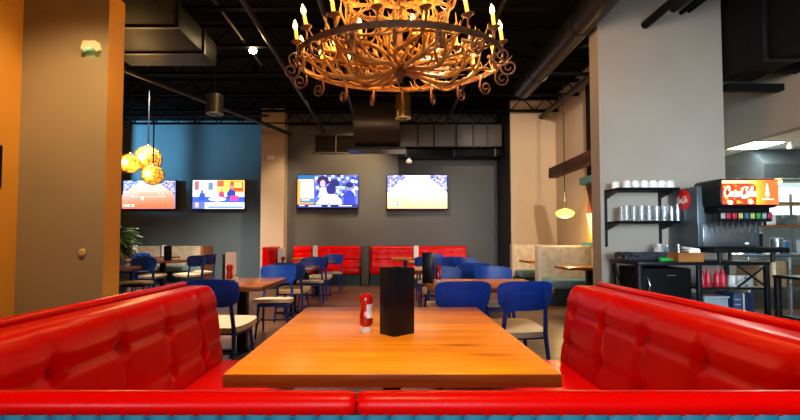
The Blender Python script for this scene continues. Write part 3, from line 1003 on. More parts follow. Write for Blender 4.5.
bm = NB(); band(bm, 1.0, 0.055, 0.012); obj('lower_ring', bm, 'rust', ch)
bm = NB(); band(bm, 0.55, 0.05, 0.015, z=0.62); obj('upper_ring', bm, 'rust', ch)
bm = NB()
for k in range(8):
    a = 2 * PI * k / 8 + 0.2
    tube(bm, [ring_pt(a, 0.99), ring_pt(a, 0.3) + Vector((0, 0, -0.05)), ring_pt(a, 0.04) + Vector((0, 0, -0.07))], 0.012, 6)
    tube(bm, [ring_pt(a, 0.54) + Vector((0, 0, 0.62)), ring_pt(a, 0.1) + Vector((0, 0, 0.66)), Vector((0, 0, 0.67))], 0.012, 6)
tube(bm, [(0, 0, -0.1), (0, 0, 1.2)], 0.03, 10)
obj('iron_frame', bm, 'rust', ch)
bm = NB(); bmesh.ops.create_uvsphere(bm, u_segments=16, v_segments=10, radius=0.07, matrix=Matrix.Translation((0, 0, -0.08)))
lathe(bm, [(0.005, -0.2), (0.02, -0.19), (0.03, -0.16), (0.018, -0.13)], 12)
obj('hub', bm, 'rust', ch)
bm = NB()
for k in range(28):
    z0 = 1.18 + k * 0.027
    if CC.z + z0 > ZC - 0.0:
        break
    ax = Vector((1, 0, 0)) if k % 2 else Vector((0, 1, 0))
    tube(bm, [Vector((0, 0, z0)) + ax * 0.014 * math.cos(2 * PI * j / 10) + Vector((0, 0, 0.02 * math.sin(2 * PI * j / 10))) for j in range(11)], 0.005, 5, caps=False)
obj('hanging_chain', bm, 'blackmetal', ch)


def antler_mesh(seed, L=0.95):
    """main beam sweeping outwards along +X and curling up, with tines"""
    r = random.Random(seed)
    bm = NB()
    n = 16
    pts, rad = [], []
    bend = r.uniform(0.20, 0.36); side = r.choice((-1, 1)) * r.uniform(0.16, 0.36); wob = r.uniform(-0.08, 0.08)
    for i in range(n + 1):
        t = i / n
        x = L * (t - 0.12 * t ** 3)
        y = side * math.sin(PI * t) * L + wob * math.sin(2 * PI * t)
        z = bend * t ** 2.2 - 0.07 * math.sin(PI * t)
        pts.append(Vector((x, y, z * 0.62)))
        rad.append(0.023 * (1 - 0.15 * t) * (1 if t < 0.55 else max(0.14, 1 - (t - 0.55) / 0.5)) * (1.35 if i == 0 else 1))
    tube(bm, pts, rad, 8)
    for t0, ln, sgn in ((0.14, 0.22, 1), (0.3, 0.26, -1), (0.5, 0.30, 1), (0.66, 0.24, -1), (0.82, 0.16, 1)):
        i = int(t0 * n)
        p = pts[i]; d = (pts[i + 1] - pts[i]).normalized()
        ln *= r.uniform(0.95, 1.4)
        lat = Vector((-d.y, d.x, 0)) * sgn * r.uniform(0.4, 1.0)
        q = [p]
        for k in range(1, 7):
            s = k / 6
            q.append(p + d * ln * 0.55 * s + lat * ln * 0.6 * s + Vector((0, 0, ln * 0.75 * s ** 2 + r.uniform(-0.004, 0.004))))
        tube(bm, q, [0.017, 0.016, 0.015, 0.013, 0.010, 0.007, 0.003], 7)
    bmesh.ops.recalc_face_normals(bm, faces=bm.faces)
    me = bpy.data.meshes.new('antler')
    bm.to_mesh(me); bm.free()
    me.materials.append(M['antler'])
    for p in me.polygons:
        p.use_smooth = True
    return me


am = [antler_mesh(s) for s in (1, 2, 3, 4, 5, 6)]


def antler(loc, rot, s, i):
    o = bpy.data.objects.new('antler', am[i % 6]); COL.objects.link(o)
    o.parent = ch; o.location = loc; o.rotation_euler = rot; o.scale = s
    return o


ra = random.Random(21)
ci = 0
for layer, (n, r0, z0, pit, sca) in enumerate([(16, 0.05, -0.06, 0.05, 1.0), (14, 0.15, 0.0, -0.02, 0.92), (14, 0.34, 0.07, -0.04, 0.72), (12, 0.06, 0.55, -0.02, 0.72), (8, 0.1, 0.72, -0.15, 0.6)]):
    for k in range(n):
        a = 2 * PI * (k + 0.5 * (layer % 2)) / n + ra.uniform(-0.12, 0.12)
        p = Vector((RX * r0 * math.cos(a), RY * r0 * math.sin(a), z0 + ra.uniform(-0.025, 0.025)))
        s = sca * ra.uniform(0.9, 1.08)
        aa = a + ra.uniform(-0.4, 0.4) + (0.75 * (1 if k % 2 else -1) if layer in (1, 2) else 0)
        sq = 1.0 - 0.12 * abs(math.sin(a))
        antler(p, (ra.uniform(-0.5, 0.5), pit + ra.uniform(-0.06, 0.06), aa), (s * sq, s * (1 if ra.random() < .5 else -1), s), ci)
        ci += 1
# antlers lying along the ring
for k in range(12):
    a = 2 * PI * k / 12 + 0.1
    p = ring_pt(a, 0.88) + Vector((0, 0, ra.uniform(-0.06, 0.02)))
    antler(p, (ra.uniform(-0.4, 0.4), ra.uniform(-0.05, 0.05), a + PI / 2 + 0.5), (0.66, 0.6, 0.6), ci); ci += 1


def scroll_mesh():
    bm = NB()
    pts = []
    for i in range(34):
        th = i / 33 * 2.9 * PI
        r = 0.078 * (1 - i / 33 * 0.80)
        pts.append(Vector((0.045 + r * math.cos(PI - th) * 1.0, 0, -0.105 + r * math.sin(PI - th) * -1.0)))
    pre = [Vector((-0.01, 0, 0.02)), Vector((-0.022, 0, -0.03)), Vector((-0.03, 0, -0.07))]
    tube(bm, pre + pts, 0.0085, 6, flat=1.7)
    bmesh.ops.recalc_face_normals(bm, faces=bm.faces)
    me = bpy.data.meshes.new('scroll'); bm.to_mesh(me); bm.free()
    me.materials.append(M['rust'])
    for p in me.polygons:
        p.use_smooth = True
    return me


sm = scroll_mesh()
NS = 18
for k in range(NS):
    a = 2 * PI * (k + 0.35) / NS
    o = bpy.data.objects.new('scroll', sm); COL.objects.link(o); o.parent = ch
    o.location = ring_pt(a, 1.0) + Vector((0, 0, -0.01)); o.rotation_euler = (0, 0, a)


def candle_parts():
    bm = NB(); lathe(bm, [(0.012, -0.02), (0.03, 0.0), (0.052, 0.012), (0.054, 0.018), (0.03, 0.016), (0.01, 0.012)], 16); cup = bm
    bm2 = NB(); lathe(bm2, [(0.0165, 0.012), (0.0165, 0.125), (0.012, 0.13)], 12)
    bm3 = NB(); lathe(bm3, [(0.008, 0.126), (0.019, 0.145), (0.023, 0.163), (0.017, 0.19), (0.006, 0.216), (0.001, 0.225)], 12)
    return cup, bm2, bm3


c_, w_, f_ = candle_parts()
first = None
lights_at = []
def candle(loc, lean):
    global first
    if first is None:
        w = obj('candle', w_, 'candle', ch)
        c = obj('drip_cup', c_, 'rust', w)
        f = obj('flame_bulb', f_, 'flame', w)
        first = (w, c, f)
        objs = first
    else:
        w = first[0].copy(); COL.objects.link(w); w.parent = ch
        for s in first[1:]:
            q = s.copy(); COL.objects.link(q); q.parent = w
    w.location = loc; w.rotation_euler = lean
    lights_at.append(Vector(loc) + Vector((0, 0, 0.19)))


NCN = 16
for k in range(NCN):
    a = 2 * PI * (k + 0.5) / NCN
    candle(ring_pt(a, 0.985) + Vector((0, 0, 0.13)), (0, R(-9) + ra.uniform(-0.05, 0.05), 0))
for k in range(8):
    a = 2 * PI * (k + 0.25) / 8
    candle(ring_pt(a, 0.62) + Vector((0, 0, 0.02)), (ra.uniform(-0.05, 0.05), R(-5), 0))
for k in range(8):
    a = 2 * PI * (k + 0.5) / 8
    candle(ring_pt(a, 0.54) + Vector((0, 0, 0.74)), (0, R(-6), 0))
for k in range(NCN):
    a = 2 * PI * (k + 0.5) / NCN
    p = ring_pt(a, 0.985)
    bm = NB(); tube(bm, [p + Vector((0, 0, -0.01)), p + Vector((0, 0, 0.125))], 0.009, 6); obj('candle_stem', bm, 'rust', ch)
for k in range(8):
    a = 2 * PI * (k + 0.5) / 8
    p = ring_pt(a, 0.54) + Vector((0, 0, 0.62))
    bm = NB(); tube(bm, [p, p + Vector((0, 0, 0.12))], 0.009, 6); obj('candle_stem', bm, 'rust', ch)


# ------------------------------------------------------------------ lights
def light(name, kind, loc, energy, col, size=0.1, rot=(0, 0, 0), spot=None, blend=0.5, sy=None):
    d = bpy.data.lights.new(name, kind)
    d.energy = energy; d.color = col
    if kind == 'AREA':
        d.shape = 'RECTANGLE'; d.size = size; d.size_y = sy or size
    else:
        d.shadow_soft_size = size
    if kind == 'SPOT':
        d.spot_size = spot; d.spot_blend = blend
    o = bpy.data.objects.new(name, d); COL.objects.link(o)
    o.location = loc; o.rotation_euler = rot
    return o


def aim(o, target):
    d = Vector(target) - o.location
    o.rotation_euler = d.to_track_quat('-Z', 'Y').to_euler()
    return o


WARM = (1.0, 0.5, 0.13)
rotm = Matrix.Rotation(TILT, 4, 'X')
for i, p in enumerate(lights_at):
    if i < NCN and i % 2 == 0:
        light('candle_light', 'POINT', CC + rotm @ (p + Vector((0, 0, 0.05))), 9, WARM, 0.05)
    elif i >= NCN and i % 2 == 0:
        light('candle_light', 'POINT', CC + rotm @ (p + Vector((0, 0, 0.03))), 10, WARM, 0.05)

# daylight through the shop front behind the camera and the window wall on the left
for a, b, e, tgt, spr in [(-3.8, -1.65, 22, (5.3, 6.2, 3.2), 40), (-1.15, 1.15, 12, (0.4, 6, 0.6), 46), (1.65, 4.05, 30, (3.9, 6, 1.6), 36)]:
    l = aim(light('daylight', 'AREA', ((a + b) / 2, -4.3, 2.1), e, (0.72, 0.88, 1.0), b - a, sy=2.8), tgt)
    l.data.spread = R(spr)
for k, (y, e) in enumerate(((10.2, 1700), (7.0, 200))):
    l = light('daylight', 'SPOT', (-11.2, y, 3.1), e, (0.22, 0.68, 1.0), 0.12, spot=R(48 if k == 0 else 60), blend=1.0)
    aim(l, (-7.4, 13.8, 4.1) if k == 0 else (-4.5, 10.0, 0.5))

# ceiling spot lamps: the glaring one is in view, all others are added light
def spotlamp(label, loc, target, energy, col=(1.0, 0.66, 0.33), ang=60, show=False):
    t = thing('spot_lamp', label, 'spot lamp', loc, group='ceiling spot lamps')
    d = (Vector(target) - Vector(loc)).normalized()
    q = d.to_track_quat('Z', 'Y').to_matrix()
    bm = NB(); lathe(bm, [(0.03, -0.2), (0.055, -0.18), (0.06, -0.02), (0.066, 0.0), (0.058, 0.002), (0.05, -0.02), (0.05, -0.165)], 16)
    bmesh.ops.rotate(bm, cent=(0, 0, 0), matrix=q, verts=bm.verts); obj('lamp_head', bm, 'blackmetal', t)
    bm = NB(); lathe(bm, [(0.055, -0.012), (0.062, 0.02), (0.04, 0.05), (0.001, 0.06)] if show else [(0.045, -0.16), (0.04, -0.15), (0.001, -0.145)], 16, close=True)
    bmesh.ops.rotate(bm, cent=(0, 0, 0), matrix=q, verts=bm.verts); obj('bulb_face', bm, 'lampglow', t)
    bm = NB(); tube(bm, [-d * 0.15, Vector((0, 0, 0.25)) - d * 0.15, Vector((0, 0, ZC - loc[2]))], 0.012, 8); obj('stem', bm, 'blackmetal', t)
    l = light('spot_light', 'SPOT', Vector(loc) + d * 0.03, energy, col, 0.06, spot=R(ang), blend=0.8)
    aim(l, target)
    return t


spotlamp('lit spot lamp glaring among the black ceiling pipes', tuple(at(253, 50, 7.5)), (-1.6, 5.2, 0.4), 260, ang=60, show=True)
spotlamp('added spot lamp above the booth, left side, outside the view', (-1.45, 2.0, 4.35), (-1.3, 2.0, 0.9), 190, (1.0, 0.5, 0.16), ang=46)  # added to graze the left bench back from above
spotlamp('added spot lamp above the booth, right side, outside the view', (1.5, 2.0, 4.35), (1.3, 2.0, 0.9), 190, (1.0, 0.5, 0.16), ang=46)  # added likewise for the right bench back
spotlamp('added spot lamp straight above the large oak table, outside the view', (0.0, 2.0, 4.5), (0.0, 2.15, 0.75), 270, (1.0, 0.72, 0.4), ang=32)  # unseen lamp added to brighten the tabletop
spotlamp('added spot lamp high above the seat nearest the camera, outside the view', (0.0, -0.5, 4.3), (0.0, 0.85, 0.9), 200, (1.0, 0.62, 0.3), ang=42)  # added so the near top roll catches light
spotlamp('added spot lamp over the nearest wide table, high in the dark', (0.5, 4.9, 4.6), (0.9, 4.6, 0.6), 620, (1, 0.85, 0.7), ang=50)  # lamp added to lift the near chairs and wide table
spotlamp('added spot lamp over the nearest small walnut table, high in the dark', (-1.4, 5.2, 4.6), (-1.6, 5.0, 0.6), 520, (1, 0.85, 0.7), ang=50)  # added to brighten the first walnut table and its seats
spotlamp('added spot lamp over the left dining tables, high in the dark', (-5.0, 9.0, 4.6), (-5.0, 10.8, 0.6), 700, (1, 0.85, 0.7), ang=85)  # extra lamp added for the left tables and tan bench
spotlamp('added spot lamp washing the left pier, outside the view', (-2.6, 3.4, 4.3), (-3.9, 5.0, 1.0), 215, (1.0, 0.58, 0.2), 85)  # wall washer added to warm the pier front
spotlamp('added spot lamp aimed at the narrow beige pier, high in the dark', (-1.6, 9.6, 4.45), (-3.2, 12.4, 2.2), 260, (1, 0.72, 0.45), ang=45)  # lamp added because the pier came out too grey
spotlamp('added spot lamp washing the grey wall between the televisions', (-0.55, 10.9, 4.45), (-1.2, 12.8, 2.9), 200, ang=75)  # added wash of warm light for the upper wall
spotlamp('added spot lamp over the far middle tables, high in the dark', (0.4, 8.8, 4.5), (0.9, 8.6, 0.7), 200, (1, 0.8, 0.6), ang=90)  # added fill for the far wide tables
spotlamp('added spot lamp over the far left tables, high in the dark', (-2.65, 8.7, 4.47), (-1.6, 8.4, 0.7), 200, (1, 0.8, 0.6), ang=90)  # added lamp, its bulb recessed out of sight
spotlamp('added spot lamp over the velour booths, near the beige wall', (3.3, 7.0, 4.4), (3.6, 11.2, 1.8), 260, (1, 0.8, 0.6), ang=85)  # added to brighten the beige wall, hidden behind the right pier
spotlamp('added spot lamp in front of the red banquette, high in the dark', (0.2, 10.2, 4.5), (0.0, 12.2, 0.7), 200, (1, 0.8, 0.6), ang=95)  # added to light the far red seats

# world: very faint blue evening fill through the windows
w = bpy.data.worlds.new('world'); sc.world = w
w.use_nodes = True
w.node_tree.nodes['Background'].inputs['Color'].default_value = (0.5, 0.7, 1.0, 1)
w.node_tree.nodes['Background'].inputs['Strength'].default_value = 0.03

# ------------------------------------------------------------------ ceiling services
for i, y in enumerate([1.2 + 1.25 * k for k in range(10)]):
    bm = NB()
    box(bm, (0, y, 4.78), (18.4, 0.12, 0.05)); box(bm, (0, y, 4.46), (18.4, 0.10, 0.04))
    x = -9.0
    while x < 9:
        tube(bm, [(x, y, 4.46), (x + 0.3, y, 4.78), (x + 0.6, y, 4.46)], 0.016, 6)
        x += 0.6
    if y > 6 and y < 13:
        pass
    struct('trim_%d' % (i + 1), bm, 'joist', 'black open web steel joist under the ceiling')


def duct(name, label, lo, hi, m, seams=(), axis=1, cat='air duct'):
    t = thing(name, label, cat, [(a + b) / 2 for a, b in zip(lo, hi)])
    s = [b - a for a, b in zip(lo, hi)]
    bm = NB(); box(bm, (0, 0, 0), s, bev=0.01); obj('duct_body', bm, m, t)
    for k in seams:
        bm = NB(); ss = [v + 0.05 for v in s]; ss[axis] = 0.05
        c = [0, 0, 0]; c[axis] = (k - 0.5) * s[axis]
        box(bm, c, ss); obj('flange', bm, 'blackmetal', t)
    for k in (0.12, 0.88):
        bm = NB(); c = [0, 0, s[2] / 2]; c[axis] = (k - 0.5) * s[axis]
        tube(bm, [c, (c[0], c[1], ZC - t.location.z)], 0.01, 6); obj('hanger_rod', bm, 'blackmetal', t)
    return t


duct('air_duct', 'brown black rectangular air duct beside the left pier', (-4.25, 5.15, 4.05), (-2.85, 7.25, 4.4), 'duct', (0.35, 0.75))
duct('air_duct', 'long grey rectangular duct along the far wall above the televisions', (0.25, 12.0, 3.72), (2.98, 12.6, 4.32), 'galv', (0.17, 0.33, 0.55, 0.72, 0.86), axis=0)
duct('air_duct', 'black duct run high beside the kitchen bulkhead', (4.5, 0.8, 3.38), (4.95, 6.1, 4.4), 'matte_black', (0.3, 0.6, 0.85))
t = thing('cable_tray', 'black channel under the grey duct on the far wall', 'channel', (1.6, 12.3, 3.56))
bm = NB(); box(bm, (0, 0, 0), (2.8, 0.5, 0.2), bev=0.01); obj('channel_body', bm, 'matte_black', t)
for x in (-1.2, 0.1, 1.2):
    bm = NB(); box(bm, (x, -0.27, 0.0), (0.05, 0.04, 0.2)); obj('bracket', bm, 'blackmetal', t)


def rduct(name, label, p, q, r, m, cat='pipe', seams=0, seg=20):
    p, q = Vector(p), Vector(q)
    t = thing(name, label, cat, p)
    bm = NB(); tube(bm, [Vector((0, 0, 0)), q - p], r, seg); obj('pipe_body', bm, m, t)
    for k in range(seams):
        f = (k + 0.5) / seams
        c = (q - p) * f; d = (q - p).normalized() * 0.02
        bm = NB(); tube(bm, [c - d, c + d], r + 0.012, seg); obj('collar', bm, m, t)
    return t


rduct('round_duct', 'long round black duct running from far to near, upper right', (2.62, 1.5, 4.2), (2.62, 8.85, 4.2), 0.18, 'rduct', 'air duct', 4)
a = at(355, 126, 9.8); b = at(399, 126, 9.8)
t = rduct('round_duct', 'fat black drum duct hanging before the grey far wall', a, b, 0.5, 'drum', 'air duct', 0, 36)
bm = NB(); box(bm, ((b - a).x / 2, 0, -0.54), (1.25, 0.5, 0.06)); obj('cradle', bm, 'blackmetal', t)
for dx in (0.1, 0.85):
    bm = NB(); tube(bm, [(dx, 0, 0.45), (dx, 0, ZC - a.z)], 0.012, 6); obj('hanger_rod', bm, 'blackmetal', t)
p = at(541, 117, 11.4)
rduct('pipe', 'black pipe slanting up from the beige end wall', (p.x, 11.4, p.z), (p.x, 3.0, p.z), 0.06, 'rduct')
p = at(645, 25, 6.0)
rduct('pipe', 'thick black pipe leaving the face of the right pier', (p.x, 6.0, p.z), (p.x, 1.2, p.z), 0.055, 'matte_black', seams=2)
p = at(681, 13, 6.0)
rduct('pipe', 'thin black pipe to the right of the thick pier pipe', (p.x, 6.0, p.z), (p.x, 1.2, p.z), 0.03, 'matte_black')
rduct('pipe', 'second thin black pipe, nearest the bulkhead duct', (p.x + 0.11, 6.0, p.z + 0.03), (p.x + 0.11, 1.2, p.z + 0.03), 0.03, 'matte_black')
for X, z, lab in ((-1.9, 4.28, 'black conduit over the left table row, running front to back'), (-0.95, 4.4, 'black conduit just left of the chandelier, running front to back'), (1.5, 4.38, 'black conduit just right of the chandelier, running front to back')):
    rduct('conduit', lab, (X, 2.5, z), (X, 12.7, z), 0.035, 'rduct', 'pipe', 5, 10)
p0, p1 = at(121, 58, 9.0), at(289, 134, 11.9)
rduct('conduit', 'black pipe crossing towards the narrow beige pier', (-4.9, 6.5, 4.1), (-2.75, 12.2, 4.1), 0.05, 'rduct', 'pipe', 3, 12)
rduct('conduit', 'thin cross pipe high over the left dining area', (-8.5, 10.9, 4.25), (-3.0, 10.9, 4.25), 0.03, 'rduct', 'pipe', 0, 10)
rduct('track_rail', 'thin lighting track over the lit spot lamp', (-2.45, 5.9, 4.52), (-2.45, 8.4, 4.52), 0.02, 'galv', 'track', 0, 8)

# wall grille
t = thing('air_grille', 'brown air grille on the grey wall above the crowd television', 'grille', at(336, 144, 12.77))
W_, H_ = 43 / 450 * 12.77, 18 / 450 * 12.77
bm = NB()
for sx in (-1, 0, 1):
    box(bm, (sx * W_ / 2, 0, 0), (0.03, 0.05, H_))
for sz in (-1, 1):
    box(bm, (0, 0, sz * H_ / 2), (W_ + 0.03, 0.05, 0.03))
obj('frame', bm, 'galv', t)
bm = NB()
for k in range(14):
    box(bm, (0, 0.005, -H_ / 2 + H_ * (k + 0.5) / 14), (W_, 0.006, 0.03), rot=(R(35), 0, 0))
obj('louvre', bm, 'duct', t)


# can pendants
def can(label, px, y0, y1, w, Y, m):
    a = at(px, y0, Y); b = at(px, y1, Y)
    h = a.z - b.z; r = w / 900 * Y
    t = thing('can_light', label, 'ceiling lamp', (a.x, Y, b.z))
    bm = NB(); lathe(bm, [(r * 0.86, 0.02), (r * 0.9, 0), (r, 0.0), (r, h * 0.97), (r * 0.94, h), (0.02, h + 0.01)], 28); obj('shade', bm, m, t)
    bm = NB(); tube(bm, [(0, 0, h), (0, 0, ZC - b.z)], 0.012, 8); obj('stem', bm, 'blackmetal', t)
    bm = NB(); lathe(bm, [(r * 0.8, 0.03), (0.01, 0.028)], 20); obj('diffuser', bm, 'greypl', t)


can('dark chrome can lamp hanging over the left dining area', 215, 95, 114, 17, 8.0, 'gunmetal')
can('brass can lamp hanging right below the chandelier', 403, 95, 118, 16, 8.0, 'brass')


# globe lamps
def globe(label, px, py, rp, Y):
    p = at(px, py, Y); r = rp / 450 * Y
    t = thing('globe_pendant', label, 'pendant lamp', p, group='gold globe lamps')
    bm = NB(); bmesh.ops.create_icosphere(bm, subdivisions=3, radius=r * 0.93); obj('amber_shell', bm, 'globeskin', t)
    bm = NB()
    rr = random.Random(int(px))
    for k in range(34):
        z = 1 - 2 * (k + 0.5) / 34; a = k * 2.4
        d = Vector((math.sqrt(1 - z * z) * math.cos(a), math.sqrt(1 - z * z) * math.sin(a), z))
        q = d.to_track_quat('Z', 'Y').to_matrix()
        v0 = len(bm.verts)
        pts = [q @ Vector((r * 0.29 * math.cos(2 * PI * j / 12), r * 0.29 * math.sin(2 * PI * j / 12), r * 0.945)) for j in range(13)]
        tube(bm, pts, r * 0.026, 5, caps=False)
    obj('ring_pattern', bm, 'rust', t)
    bm = NB(); bmesh.ops.create_uvsphere(bm, u_segments=12, v_segments=8, radius=r * 0.3, matrix=Matrix.Translation((0, -r * 0.78, -r * 0.0)))
    obj('bulb', bm, 'globebulb', t)
    bm = NB(); tube(bm, [(0, 0, r * 0.95), (0, 0, ZC - p.z)], 0.014, 6); obj('cord', bm, 'blackmetal', t)
    bm = NB(); lathe(bm, [(0.03, r * 0.9), (0.04, r * 1.0), (0.02, r * 1.12)], 12); obj('cap', bm, 'brass', t)
    light('globe_light', 'POINT', p + Vector((0, -r - 0.05, 0)), 14, (1, 0.6, 0.2), 0.1)


globe('gold globe lamp partly hidden by the left pier', 130, 163.5, 10, 8.75)
globe('largest and highest of the gold globe lamps', 148, 159, 13, 9.45)
globe('lowest gold globe lamp, in front of the court television', 153, 175, 10.5, 8.85)

# amber pendant over velour booth
p = at(565, 213, 9.1)
t = thing('pendant_lamp', 'small glowing amber pendant lamp hanging over the velour booths', 'pendant lamp', p)
bm = NB(); lathe(bm, [(0.06, -0.10), (0.13, -0.075), (0.18, -0.02), (0.175, 0.02), (0.12, 0.06), (0.04, 0.085), (0.02, 0.1)], 28); obj('lamp_shade', bm, 'amber', t)
bm = NB(); lathe(bm, [(0.03, 0.09), (0.03, 0.2), (0.012, 0.22)], 12); tube(bm, [(0, 0, 0.2), (0, 0, 0.42)], 0.015, 8); obj('socket', bm, 'brass', t)
bm = NB(); tube(bm, [(0, 0, 0.4), (0, 0, ZC - p.z)], 0.009, 6); obj('cord', bm, 'blackmetal', t)
light('pendant_light', 'POINT', p + Vector((0, 0, -0.2)), 22, (1, 0.65, 0.25), 0.08)

# wooden beam with post, screen of coloured triangles
bm = NB(); box(bm, (0, 0, 0), (0.18, 3.75, 0.22), bev=0.006)
o = obj('wooden_beam', bm, 'brown', loc=(3.62, 8.16, 2.70)); tag(o, 'dark brown wooden beam jutting out over the velour booths', 'beam')
bm = NB(); box(bm, (0, 0, 0), (0.12, 0.2, 1.9), bev=0.004)
o = obj('steel_post', bm, 'matte_black', loc=(4.06, 9.05, 3.45)); tag(o, 'black steel post standing on top of the triangle screen', 'post')
t = thing('divider_screen', 'slatted screen with coloured triangles beside the right pier', 'screen', (4.08, 8.0, 0))
bm = NB(); box(bm, (0, 0, 0.55), (0.14, 2.6, 1.1)); obj('half_wall', bm, 'beige', t)
bm = NB(); box(bm, (-0.05, 0, 2.42), (0.2, 2.7, 0.14)); obj('top_rail', bm, 'tealwood', t)
bm = NB(); box(bm, (-0.03, 0, 1.13), (0.2, 2.66, 0.07)); obj('bottom_rail', bm, 'tealwood', t)
cs = ['yellow', 'rustred', 'offwhite', 'brown']
for k in range(10):
    y0 = 1.28 - 0.255 * k
    for r_ in range(2):
        z0 = 1.17 + 0.6 * r_
        for s in (0, 1):
            bm = NB()
            tri = [(y0, z0), (y0 - 0.25, z0), (y0 - 0.125, z0 + 0.58)] if s == 0 else [(y0 - 0.0, z0 + 0.58), (y0 - 0.25, z0 + 0.58), (y0 - 0.25, z0 + 0.03)]
            prism(bm, tri, -0.03 - 0.02 * s, -0.012 - 0.02 * s, 'X'); obj('triangle_slat', bm, cs[(k + 2 * s + r_) % 4], t)

# ------------------------------------------------------------------ small wall things
t = thing('emergency_light', 'white emergency light with green glow high on the left pier', 'emergency light', at(93, 48, 4.99))
bm = NB(); prism(bm, [(-0.07, 0.055), (0.07, 0.055), (0.095, -0.03), (-0.095, -0.03)], -0.07, 0.012, 'Y'); obj('housing', bm, 'white', t)
for sx in (-1, 1):
    bm = NB(); bmesh.ops.create_uvsphere(bm, u_segments=14, v_segments=8, radius=0.028, matrix=Matrix.Translation((sx * 0.075, -0.045, -0.035))); obj('lamp_head', bm, 'white', t)
bm = NB(); bmesh.ops.create_uvsphere(bm, u_segments=10, v_segments=6, radius=0.009, matrix=Matrix.Translation((-0.01, -0.072, -0.036))); obj('indicator', bm, 'led', t)
light('indicator_glow', 'POINT', t.location + Vector((-0.01, -0.05, -0.07)), 0.03, (0.1, 1, 0.3), 0.01)
t = thing('wall_sensor', 'round tan wall knob low on the left pier', 'sensor', at(82.5, 252.5, 4.995))
bm = NB(); lathe(bm, [(0.04, 0), (0.04, 0.012), (0.034, 0.02), (0.001, 0.022)], 24); bmesh.ops.rotate(bm, cent=(0, 0, 0), matrix=Matrix.Rotation(PI / 2, 3, 'X'), verts=bm.verts); obj('cover', bm, 'sensor', t)
t = thing('wall_sensor', 'small white sensor on the narrow beige pier', 'sensor', at(271, 158, 12.4))
bm = NB(); box(bm, (0, -0.03, 0), (0.2, 0.06, 0.12), bev=0.02); bmesh.ops.create_uvsphere(bm, u_segments=12, v_segments=8, radius=0.05, matrix=Matrix.Translation((0.04, -0.06, -0.02))); obj('housing', bm, 'white', t)
t = thing('ceiling_sensor', 'white round detector under the black channel of the far wall', 'detector', at(409, 161, 12.2))
bm = NB(); lathe(bm, [(0.02, -0.06), (0.075, -0.05), (0.09, 0), (0.06, 0.04), (0.02, 0.12)], 20); obj('housing', bm, 'white', t)
bm = NB(); tube(bm, [(0, 0, 0.1), (0, 0, 3.47 - t.location.z)], 0.012, 6); obj('stem', bm, 'blackmetal', t)

# plant behind the left pier
t = thing('potted_plant', 'tall green leafy plant in a dark pot behind the left pier', 'plant', (-5.42, 8.85, 0))
bm = NB(); lathe(bm, [(0.17, 0), (0.2, 0.05), (0.26, 0.5), (0.25, 0.52), (0.22, 0.5)], 24); obj('pot', bm, 'pot', t)
bm = NB(); tube(bm, [(0, 0, 0.48), (0.02, 0.01, 0.9), (0.0, 0, 1.38)], [0.03, 0.025, 0.018], 8); obj('stem', bm, 'bark', t)
bm = NB()
rl = random.Random(5)
for k in range(190):
    a = rl.uniform(0, 2 * PI); z0 = rl.uniform(0.95, 1.4); L = rl.uniform(0.3, 0.52); up = rl.uniform(-0.3, 0.7)
    w = rl.uniform(0.03, 0.05)
    prev = None
    for j in range(6):
        s = j / 5
        c = Vector((math.cos(a) * L * s, math.sin(a) * L * s, z0 + L * up * s - 0.45 * L * s * s))
        n = Vector((-math.sin(a), math.cos(a), 0)) * w * (math.sin(PI * (0.08 + 0.92 * s)) + 0.05)
        cur = (bm.verts.new(c - n), bm.verts.new(c + Vector((0, 0, 0.008))), bm.verts.new(c + n))
        if prev:
            bm.faces.new((prev[0], prev[1], cur[1], cur[0])); bm.faces.new((prev[1], prev[2], cur[2], cur[1]))
        prev = cur
obj('foliage', bm, 'leaf', t)

# ------------------------------------------------------------------ cup shelves on the right pier
def shelf(label, z):
    t = thing('wall_shelf', label, 'shelf', (3.25, 5.8, z))
    bm = NB(); box(bm, (0, 0.01, -0.015), (0.78, 0.33, 0.03), bev=0.003); obj('board', bm, 'matte_black', t)
    for x in (-0.38, 0.33):
        bm = NB(); prism(bm, [(0.19, -0.02), (-0.12, -0.03), (-0.12, -0.045), (0.19, -0.12)], x - 0.01, x + 0.01, 'X'); obj('bracket', bm, 'blackmetal', t)
    return t


shelf('upper black wall shelf carrying white cups', 1.872)
shelf('lower black wall shelf carrying drinking glasses', 1.452)
for x, lab in ((2.865, 'left slotted steel standard of the cup shelves'), (3.585, 'right slotted steel standard of the cup shelves')):
    bm = NB(); box(bm, (0, 0, 0), (0.03, 0.02, 0.76)); o = obj('shelf_standard', bm, 'blackmetal', loc=(x, 5.988, 1.50)); tag(o, lab, 'shelf rail')

